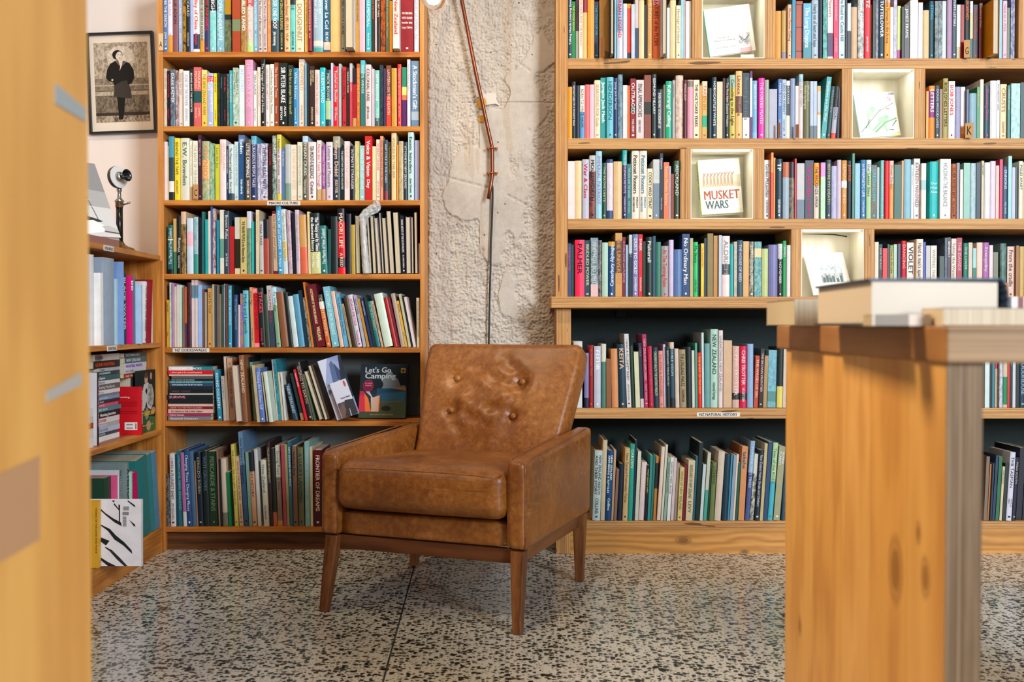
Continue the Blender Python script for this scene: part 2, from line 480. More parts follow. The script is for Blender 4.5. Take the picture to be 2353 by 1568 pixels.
def shelf_label(case, px0, px1, py0, py1, Y, text, tilt=0, th=0.0012):
    a = at_y(px0, py1, Y); b = at_y(px1, py0, Y)
    mb = MB().box(a.x, b.x, Y - th, Y, a.z, b.z)
    lab = mb.build('shelf_label', white_card, case)
    lab['label'] = 'white paper strip lettered ' + text
    t = MB(); h = (b.z - a.z)
    flat_text(t, text, (a.x + 0.06 * (b.x - a.x), Y - th - 0.0004, a.z + h * 0.2), (1, 0, 0), (0, 0, 1), (b.x - a.x) * 0.88, h * 0.62, 0, 'c')
    c = t.build('lettering', black_ink, None)
    me = c.data; off = case.matrix_basis.translation
    for v in me.vertices: v.co -= off
    c.parent = lab
    return lab
shelf_label(caseL, 614, 690, 462, 472, LEFT_F, 'MAORI CULTURE')
shelf_label(caseL, 397, 481, 800.5, 810, LEFT_F, 'NZ GUIDES/WALKS')

# right bookcase
RU_X0 = at_y(1277, 500, RIGHT_U).x
RX1 = 2.35
RROWS = [('R0', -47), ('R1', 134), ('R2', 318), ('R3', 503)]
RZ = {k: at_y(1800, y, RIGHT_U).z for k, y in RROWS}
LEDGE_Y = 3.60
RZ['R4'] = at_y(1500, 682, LEDGE_Y).z
RZ['R5'] = at_y(1500, 938, RIGHT_L).z
RZ['R6'] = at_y(1500, 1198, RIGHT_L).z
TH_R = 24 / FPX * RIGHT_U
RB = BACK_Y - 0.01
caseR = thing('bookcase', 'wide pale plywood bookcase with lit white niches, right of the bare concrete column', 'bookcase', (1.2, RIGHT_U + 0.12, 0))
PW = at_y(1305, 300, RIGHT_U).x - RU_X0
MB().box(RU_X0, RU_X0 + PW, RIGHT_U, RB, RZ['R4'], 2.35).build('side_panel', ply_z, caseR, bevel=0.0012)
for k in ('R0', 'R1', 'R2', 'R3'):
    MB().box(RU_X0 + PW, RX1, RIGHT_U, RB - 0.01, RZ[k] - TH_R, RZ[k]).build('shelf', ply_x, caseR, bevel=0.0012)
MB().box(at_y(1267, 690, LEDGE_Y).x, RX1, LEDGE_Y, RB - 0.01, RZ['R4'] - 26 / FPX * LEDGE_Y, RZ['R4']).build('ledge', ply_x, caseR, bevel=0.0012)
lx0 = at_y(1278, 730, RIGHT_L).x; lx1 = at_y(1312, 730, RIGHT_L).x
MB().box(lx0, lx1, RIGHT_L, RB, 0, RZ['R4'] - 26 / FPX * LEDGE_Y).build('side_panel', ply_z, caseR, bevel=0.0012)
MB().box(lx1, RX1, RIGHT_L, RB - 0.01, RZ['R5'] - TH_R, RZ['R5']).build('shelf', ply_x, caseR, bevel=0.0012)
MB().box(lx1, RX1, RIGHT_L, RB - 0.01, RZ['R6'] - 18 / FPX * RIGHT_L, RZ['R6']).build('shelf', ply_x, caseR, bevel=0.0012)
plz = RZ['R6'] - 18 / FPX * RIGHT_L
k1 = at_y(1571, 1243, RIGHT_L); k2 = at_y(1712, 1270, RIGHT_L)
off = Vector((1.2, RIGHT_U + 0.12, 0))
pine_pl = wood('knotty_pine_plinth', 'd69a50', '8c5424', 'x', 60, 0.5, 0.35, 5.0, knots=[(k1.x - off.x, RIGHT_L + 0.006 - off.y, k1.z, 0.010), (k2.x - off.x, RIGHT_L + 0.006 - off.y, k2.z, 0.006)])
MB().box(lx1, RX1, RIGHT_L + 0.006, RIGHT_L + 0.03, 0, plz).build('plinth', pine_pl, caseR)
MB().box(RU_X0, RX1, RB - 0.01, RB, 0, 2.35).build('back_panel', backR, caseR)
bk = at_y(1418, 712, RIGHT_L + 0.24); bk2 = at_y(1439, 728, RIGHT_L + 0.24)
mb = MB().box(bk.x, bk2.x, RB - 0.05, RB - 0.011, bk2.z, bk.z + 0.01); mb.box(bk.x, bk2.x, RB - 0.11, RB - 0.05, bk.z + 0.006, bk.z + 0.01)
mb.build('shelf_bracket', plain('15191b', 0.4, 0.6), caseR)
shelf_label(caseR, 1601, 1700, 948, 958, RIGHT_L, 'NZ NATURAL HISTORY')

led_mat, nt_, p_ = nodes('led_strip'); p_.inputs['Emission Color'].default_value = (1, 0.97, 0.86, 1); p_.inputs['Emission Strength'].default_value = 2.6
DIV = {'R1': [(1590, 1613), (1757, 1782), (2340, 2363)], 'R2': [(1934, 1958), (2101, 2126)], 'R3': [(1563, 1587), (1731, 1756)], 'R4': [(1818, 1841), (1985, 2009)]}
UP = {'R1': 'R0', 'R2': 'R1', 'R3': 'R2', 'R4': 'R3'}
ROWY = {'R1': 100, 'R2': 250, 'R3': 430, 'R4': 620}
NICHE = {}
for k, dv in DIV.items():
    z0 = RZ[k]; z1 = RZ[UP[k]] - TH_R
    xs = []
    for a, b in dv:
        xa, xb = at_y(a, ROWY[k], RIGHT_U).x, at_y(b, ROWY[k], RIGHT_U).x
        xs.append((xa, xb))
        MB().box(xa, xb, RIGHT_U, RB - 0.01, z0, z1).build('divider', ply_z, caseR, bevel=0.0012)
    xa, xb = xs[0][1], xs[1][0]
    NICHE[k] = (xa, xb, z0, z1)
    nb = RIGHT_U + 0.155                                  # painted lining of the lit niche: sides, top, bottom, back
    t = 0.003
    lin_ = MB().box(xa, xa + t, RIGHT_U + 0.001, nb, z0, z1).box(xb - t, xb, RIGHT_U + 0.001, nb, z0, z1)
    lin_.box(xa + t, xb - t, RIGHT_U + 0.001, nb, z1 - t, z1).box(xa + t, xb - t, RIGHT_U + 0.001, nb, z0, z0 + t).box(xa, xb, nb, nb + t, z0, z1)
    L_ = lin_.build('niche_lining', cream, caseR)
    MB().box(xa + 0.012, xb - 0.012, RIGHT_U + 0.006, RIGHT_U + 0.018, z1 - t - 0.004, z1 - t).build('light_strip', led_mat, caseR)
    d = bpy.data.lights.new('niche_light', 'AREA'); d.shape = 'RECTANGLE'; d.size = xb - xa - 0.03; d.size_y = 0.012; d.energy = 0.20; d.color = (1.0, 0.97, 0.86)
    lo = bpy.data.objects.new('niche_light', d); COL.objects.link(lo); lo.location = ((xa + xb) / 2, RIGHT_U + 0.012, z1 - t - 0.006)
    lo.rotation_euler = (R(22), 0, 0)
# thin black flex at the back of the lowest niche and of the shelf beside it
fx = [at_y(x, y, RIGHT_U + 0.15) for x, y in ((1842, 537), (1880, 538), (1915, 539), (1946, 544))]
MB().tube(fx, 0.0022, 8).build('flex', plain('111', 0.5), caseR, smooth=True)
fx = [at_y(x, y, RB - 0.0125) for x, y in ((2012, 547), (2035, 543), (2060, 541), (2090, 537), (2140, 538), (2190, 536))]
MB().tube(fx, 0.0022, 8).build('flex', plain('111', 0.5), caseR, smooth=True)

# side bookcase along the left wall
SX = -1.29
SZ = {'S1': 1.093, 'S2': 0.773, 'S3': 0.453, 'S4': 0.092}
SX1 = -1.795; SY0, SY1 = 2.55, LEFT_F - 0.003
caseS = thing('bookcase', 'low orange-stained bookcase against the side wall, under the framed portrait print', 'bookcase', (SX - 0.14, 3.1, 0))
for k in ('S1', 'S2', 'S3', 'S4'):
    MB().box(SX1, SX, SY0 + 0.02, SY1 - 0.02, SZ[k] - 0.017, SZ[k]).build('shelf', wL_y, caseS, bevel=0.0012)
MB().box(SX1, SX, SY1 - 0.02, SY1, 0, SZ['S1'] - 0.0175).build('end_panel', wL_z, caseS)
MB().box(SX1, SX, SY0, SY0 + 0.02, 0, SZ['S1']).build('end_panel', wL_z, caseS)
MB().box(SX1, SX1 + 0.01, SY0 + 0.02, SY1 - 0.02, 0, SZ['S1'] - 0.02).build('back_panel', wL_z, caseS)
MB().box(SX - 0.02, SX - 0.002, SY0 + 0.02, SY1 - 0.02, 0, SZ['S4'] - 0.017).build('plinth', wL_y, caseS)
MB().box(SX1, Lx0 - 0.001, SY1, SY1 + 0.02, 0, SZ['S1']).build('filler_panel', wL_z, caseS)
def side_label(px0, px1, py, k, text):
    z1 = SZ[k] - 0.001; z0 = SZ[k] - 0.0185
    y0 = at_x(px0, py, SX).y; y1 = at_x(px1, py, SX).y
    lab = MB().box(SX, SX + 0.0012, y0, y1, z0, z1).build('shelf_label', white_card, caseS)
    lab['label'] = 'white paper strip lettered ' + text
    t = MB(); flat_text(t, text, (SX + 0.0016, y0 + 0.006, z0 + 0.003), (0, 1, 0), (0, 0, 1), y1 - y0 - 0.012, 0.010, 0, 'c')
    c = t.build('lettering', ink('555'), caseS); c.parent = lab
side_label(238, 261, 568, 'S1', 'FISHING')
side_label(246, 268, 797, 'S2', 'HUNTING')
# ------------------------------------------------------------------ books
COLN = [('black', '111820'), ('charcoal', '333a3c'), ('dark slate', '34454f'), ('grey', '8a8f90'), ('light grey', 'bbbbbb'), ('white', 'e6e6e6'),
        ('cream', 'eeddcc'), ('pale yellow', 'ddcc99'), ('tan', 'cc9966'), ('ochre', 'c4923a'), ('amber', 'ee9911'), ('yellow', 'fdd326'), ('brown', '774a2c'),
        ('dark brown', '3c2a22'), ('rust', 'aa4422'), ('orange', 'e77430'), ('red', 'd61c24'), ('dark red', '881122'), ('maroon', '5a1528'), ('crimson', 'b01840'),
        ('pink', 'dd99aa'), ('pale pink', 'e8c4c8'), ('hot pink', 'f02060'), ('salmon', 'dd7766'), ('magenta', 'dd3399'), ('mauve', 'a06a98'), ('purple', '4a2a60'),
        ('lavender', 'aab0dd'), ('slate blue', '6078a8'), ('navy', '1c2f55'), ('blue', '3366aa'), ('sky blue', '88bbdd'), ('pale blue', 'bbd0e4'), ('teal', '2a8890'),
        ('dark teal', '1c4c58'), ('turquoise', '2ab8b8'), ('aqua', '8ad0d0'), ('mint', 'b4d8cc'), ('sage', '93ac90'), ('green', '2a8c50'), ('dark green', '1c4030'),
        ('olive', '777744'), ('lime', 'c8cc50'), ('khaki', 'a89b74'), ('beige', 'c8b8a4')]
def hx(c):
    if len(c) == 3: c = ''.join(q * 2 for q in c)
    return [int(c[i:i + 2], 16) for i in (0, 2, 4)]
COLH = [(n, hx(c)) for n, c in COLN]
def cname(c):
    a = hx(c)
    return min(COLH, key=lambda q: 2 * (a[0] - q[1][0]) ** 2 + 4 * (a[1] - q[1][1]) ** 2 + 3 * (a[2] - q[1][2]) ** 2)[0]
def ordinal(n):
    return '%d%s' % (n, 'th' if 10 <= n % 100 <= 20 else {1: 'st', 2: 'nd', 3: 'rd'}.get(n % 10, 'th'))

def book_shape(mb, mi, w, h, d, bands=(), hard=True, bulge=0.0, fore=False, M=None):
    """cover wrapped round the pages; spine at y = 0 facing -y (or the open fore edge when fore)"""
    tb = 0.0018 if hard else 0.0006
    hw = w / 2
    tb = min(tb, hw * 0.4)
    ns = 4 if w > 0.012 and bulge else 1
    if fore:
        outer = [(-hw, 0), (-hw, d), (hw, d), (hw, 0)]; inner = [(hw - tb, 0), (hw - tb, d - tb), (-hw + tb, d - tb), (-hw + tb, 0)]
    else:
        sp = [(-hw + w * i / ns, -bulge * (1 - (2 * i / ns - 1) ** 2)) for i in range(ns + 1)]
        outer = [(-hw, d)] + sp + [(hw, d)]; inner = [(hw - tb, d), (hw - tb, tb), (-hw + tb, tb), (-hw + tb, d)]
    cuts = sorted({0.0, 1.0, *[q for b in bands for q in b[:2]]})
    vs = []; fs = []; ms = []
    n = len(outer)
    for c in cuts:
        vs += [(x, y, h * (1 - c)) for x, y in outer]
    for k in range(len(cuts) - 1):
        mid = (cuts[k] + cuts[k + 1]) / 2; m_ = mi
        for b in bands:
            if b[0] <= mid <= b[1]: m_ = b[2]
        for i in range(n - 1):
            fs.append((k * n + i, (k + 1) * n + i, (k + 1) * n + i + 1, k * n + i + 1)); ms.append(m_)
    b0 = len(vs); q = len(inner)
    vs += [(x, y, h) for x, y in inner] + [(x, y, 0) for x, y in inner]
    for i in range(q - 1):
        fs.append((b0 + i, b0 + q + i, b0 + q + i + 1, b0 + i + 1)); ms.append(mi)
    lt = 0; lb = (len(cuts) - 1) * n
    fs.append(tuple(range(lt, lt + n)) + tuple(range(b0, b0 + q))); ms.append(mi)
    fs.append(tuple(range(b0 + 2 * q - 1, b0 + q - 1, -1)) + tuple(range(lb + n - 1, lb - 1, -1))); ms.append(mi)
    mb.add(vs, fs, ms, M)
    return tb
def page_shape(mb, mi, w, h, d, tb, hard, fore=False, M=None):
    i_ = 0.003 if hard else 0.0005
    y0, y1 = (i_, d - tb - 0.0003) if fore else (tb + 0.0003, d - i_)
    mb.box(-w / 2 + tb + 0.0001, w / 2 - tb - 0.0001, y0, y1, i_, h - i_, mi, M)

def spine_text(mb, w, h, bulge, title, author, opts, mi=0, M=None, opts_bands=()):
    lines = []
    tr = M if M is not None else Matrix.Identity(4)
    tmp = MB()
    bold = 'w' in opts or w > 0.02
    if 'w' in opts and '/' in title:                      # words stacked level across a wide spine
        ws = title.split('/')
        for i, t in enumerate(ws):
            flat_text(tmp, t, (-w * 0.42, -0.0006, h * (0.60 - 0.075 * i)), (1, 0, 0), (0, 0, 1), w * 0.84, h * 0.036, 0, 'c', True)
    else:
        two = '/' in title
        segs = [(title, 0.07, 0.63 if author else 0.8, 1.0)]
        if author: segs.append((author, 0.68, 0.9, 0.72))
        for t, f0, f1, sc in segs:
            parts = t.split('/') if t else []
            for i, s in enumerate(parts):
                if not s.strip(): continue
                k = len(parts)
                ch = min((0.54 if k == 1 else 0.34) * w, 0.021 if 'w' in opts else 0.0155) * sc
                if len(s) < 9 and k == 1: ch *= 1.1
                cx = 0 if k == 1 else (w * 0.23 if i == 0 else -w * 0.23)
                L = h * (f1 - f0)
                if 'u' in opts:
                    flat_text(tmp, s, (cx + ch / 2, -0.0006, h * (1 - f1)), (0, 0, 1), (-1, 0, 0), L, ch, 0, 'l', bold)
                else:
                    flat_text(tmp, s, (cx - ch / 2, -0.0006, h * (1 - f0)), (0, 0, -1), (1, 0, 0), L, ch, 0, 'l', bold)
    if w > 0.0125 and not any(q[1] > 0.85 for q in opts_bands) and h > 0.1:      # publisher's device at the foot
        k = (len(title) * 7 + len(author) * 3) % 5
        r_ = min(0.22 * w, 0.0042); zc = h * 0.045 + 0.003
        if k in (0, 3): tmp.add([(r_ * 0.8 * cos(a), -0.0006, zc + r_ * sin(a)) for a in [2 * pi * i / 12 for i in range(12)]], [tuple(range(12))])
        elif k == 1: tmp.add([(-r_, -0.0006, zc - r_ * .7), (r_, -0.0006, zc - r_ * .7), (r_, -0.0006, zc + r_ * .7), (-r_, -0.0006, zc + r_ * .7)], [(0, 1, 2, 3)])
    if bulge:
        tmp.v = [(x, y - bulge * max(0.0, 1 - (2 * x / w) ** 2) - 0.0003, z) for x, y, z in tmp.v]
    mb.add(tmp.v, tmp.f, mi, tr)

BOOKS = []           # every upright book with its geometry, sorted later by how large it shows
def parse(line):
    a = line.split('|'); left = a[0].split(); xl, xr, top = (float(q) for q in left[:3])
    o = dict(xl=xl, xr=xr, top=top, col=left[3], tc=left[4], title=a[1] if len(a) > 1 else '', author=a[2] if len(a) > 2 else '', opts=set(), bands=[], lean=0.0, photo=None, yb=None)
    for t in left[5:]:
        if t[0] == 'b' and ':' in t:
            rng, c = t[1:].split(':'); f0, f1 = rng.split('-'); o['bands'].append((float(f0), float(f1), c))
        elif t[0] == 'l': o['lean'] = float(t[1:])
        elif t[0] == 'p': o['photo'] = t[1:]
        elif t[0] == 'y': o['yb'] = float(t[1:])
        else: o['opts'].add(t)
    return o

PHR = {'A': "slim bookcase's top shelf", 'B': "slim bookcase's second shelf", 'C': "slim bookcase's third shelf", 'D': "slim bookcase's fourth shelf",
       'E': "slim bookcase's fifth shelf", 'F': "slim bookcase's sixth shelf", 'G': "slim bookcase's bottom shelf",
       'R1a': "wide bookcase's top shelf before niche", 'R1b': "wide bookcase's top shelf after niche", 'R2a': "wide bookcase's second shelf before niche", 'R2b': "wide bookcase's second shelf after niche",
       'R3a': "wide bookcase's third shelf before niche", 'R3b': "wide bookcase's third shelf after niche", 'R4a': "wide bookcase's fourth shelf before niche", 'R4b': "wide bookcase's fourth shelf after niche",
       'R5a': "wide bookcase's fifth shelf", 'R5b': "wide bookcase's fifth shelf beyond counter", 'R6a': "wide bookcase's bottom shelf", 'R6b': "wide bookcase's bottom shelf beyond counter",
       'S2': "side bookcase's middle shelf", 'S4': "side bookcase's bottom shelf"}
rnd = random.Random(11)
BOUND = {}
for i_, k_ in enumerate('ABCDEFG'): BOUND[k_] = (Lin0, Lin1, LZ['ABCDEFG'[i_ - 1]] - TH_L if i_ else LTOP - TH_L)
for k_ in ('R1', 'R2', 'R3', 'R4'):
    xs_ = [(at_y(a, ROWY[k_], RIGHT_U).x, at_y(b, ROWY[k_], RIGHT_U).x) for a, b in DIV[k_]]
    ztop = RZ[UP[k_]] - TH_R
    BOUND[k_ + 'a'] = (RU_X0 + PW, xs_[0][0], ztop); BOUND[k_ + 'b'] = (xs_[1][1], xs_[2][0] if len(xs_) > 2 else RX1, ztop)
BOUND['R5'] = (lx1, RX1, RZ['R4'] - 0.045); BOUND['R6'] = (lx1, RX1, RZ['R5'] - TH_R)
BOUND['S2'] = (SY0 + 0.02, SY1 - 0.02, SZ['S1'] - 0.017); BOUND['S4'] = (SY0 + 0.02, SY1 - 0.02, SZ['S3'] - 0.017)
def shelf_books(data):
    row = None; prev = None
    for line in data.strip().split('\n'):
        if line[0] == '#':
            row, base = line[1:].split(); base = float(base); prev = None; idx = 0
            case = 'L' if row[0] in 'ABCDEFG' else ('S' if row[0] == 'S' else 'R')
            key = row.rstrip('ab') if case == 'R' else row
            continue
        b = parse(line); idx += 1
        b.update(row=row, base=base, idx=idx, case=case)
        rs = rnd.random(); jit = 0.002 + 0.010 * rnd.random() * (1 if rs < .8 else 1.8)
        if case == 'S':                                   # along the side wall: spine plane x = SX
            z0 = SZ[key]; xs = SX - 0.004 - (0.02 if 'i' in b['opts'] else 0) + (0.018 if 'o' in b['opts'] else 0)
            u0 = at_x(b['xl'], base, xs).y; u1 = at_x(b['xr'], base, xs).y
            zt = at_x((b['xl'] + b['xr']) / 2 + b['lean'], b['top'], xs).z
            ut = at_x((b['xl'] + b['xr']) / 2 + b['lean'], b['top'], xs).y - at_x((b['xl'] + b['xr']) / 2, base, xs).y if b['lean'] else 0
            P = xs; lim = 0.25
        else:
            z0 = (LZ if case == 'L' else RZ)[key]
            yf = LEFT_F if case == 'L' else (RIGHT_L if key in ('R5', 'R6') else (RIGHT_U))
            P = yf + jit
            if 'o' in b['opts']: P = yf - 0.022
            if b['yb'] is not None:
                q = at_z(b['xl'], b['yb'], z0 - 0.0).y
                P = max(yf - 0.055, min(yf + 0.004, q)) if 2.5 < q < 5 else yf - 0.02
            u0 = at_y(b['xl'], base, P).x; u1 = at_y(b['xr'], base, P).x
            zt = at_y((b['xl'] + b['xr']) / 2 + b['lean'], b['top'], P).z
            ut = at_y((b['xl'] + b['xr']) / 2 + b['lean'], b['top'], P).x - at_y((b['xl'] + b['xr']) / 2, b['top'], P).x
            lim = (BACK_Y - 0.034) - P
        w = u1 - u0
        lo_, hi_, zc_ = BOUND[row] if row in BOUND else BOUND[key]
        if u0 < lo_ + 0.0006: u0 = lo_ + 0.0006
        if u0 + w > hi_ - 0.0006: w = hi_ - 0.0006 - u0
        zt = min(zt, zc_ - 0.003)
        if prev and prev['u1'] > u0:                      # keep neighbours apart
            u0 = prev['u1'] + 0.0002; w = max(0.0035, u1 - u0)
        H_ = zt - z0; ang = math.atan2(ut, H_)
        if prev:
            hm = min(H_, prev['H'])
            room = (u0 - prev['u1']) + hm * (math.tan(ang) - math.tan(prev['ang']))
            if room < 0: ang = math.atan(math.tan(prev['ang']) - (u0 - prev['u1']) / hm)
        ang = max(ang, math.atan((lo_ + 0.0006 - u0) / H_)); ang = min(ang, math.atan(max(0, hi_ - 0.0006 - u0 - w) / H_))
        wt = max(0.003, w * cos(ang) - 0.0003)
        h = max(0.08, (H_ - wt * abs(sin(ang)) * 0.5) / max(0.5, cos(ang)))
        d = min(lim, max(0.105, min(0.20, h * rnd.uniform(0.62, 0.74))))
        hard = rs < 0.45 or 'k' in b['opts']
        bul = 0.0 if 'k' in b['opts'] else (min(0.004, 0.12 * wt) if rs < 0.6 and wt > 0.012 else 0.0)
        piv = u0 if ang <= 0 else u0 + w                  # leaning books rest on one lower corner
        b.update(u0=u0, u1=u0 + w, w=wt, h=h, d=d, ang=ang, P=P, z0=z0, H=H_, hard=hard, bul=bul)
        T = Matrix.Translation((-wt / 2 if ang > 0 else wt / 2, 0, 0))
        rot = Matrix.Rotation(ang, 4, 'Y')
        if case == 'S':
            b['M'] = Matrix.Translation((P, piv, z0 + 0.0006)) @ Matrix.Rotation(pi / 2, 4, 'Z') @ rot @ T
        else:
            b['M'] = Matrix.Translation((piv, P, z0 + 0.0006)) @ rot @ T
        vis = (b['xr'] - b['xl']) * (base - max(0, b['top']))
        if row == 'G' and b['xl'] > 735: vis *= 0.2
        if row in ('R4b',): vis *= 0.8
        if row == 'R5a' and b['xr'] < 1345: vis *= 0.2
        b['vis'] = vis
        BOOKS.append(b); prev = b
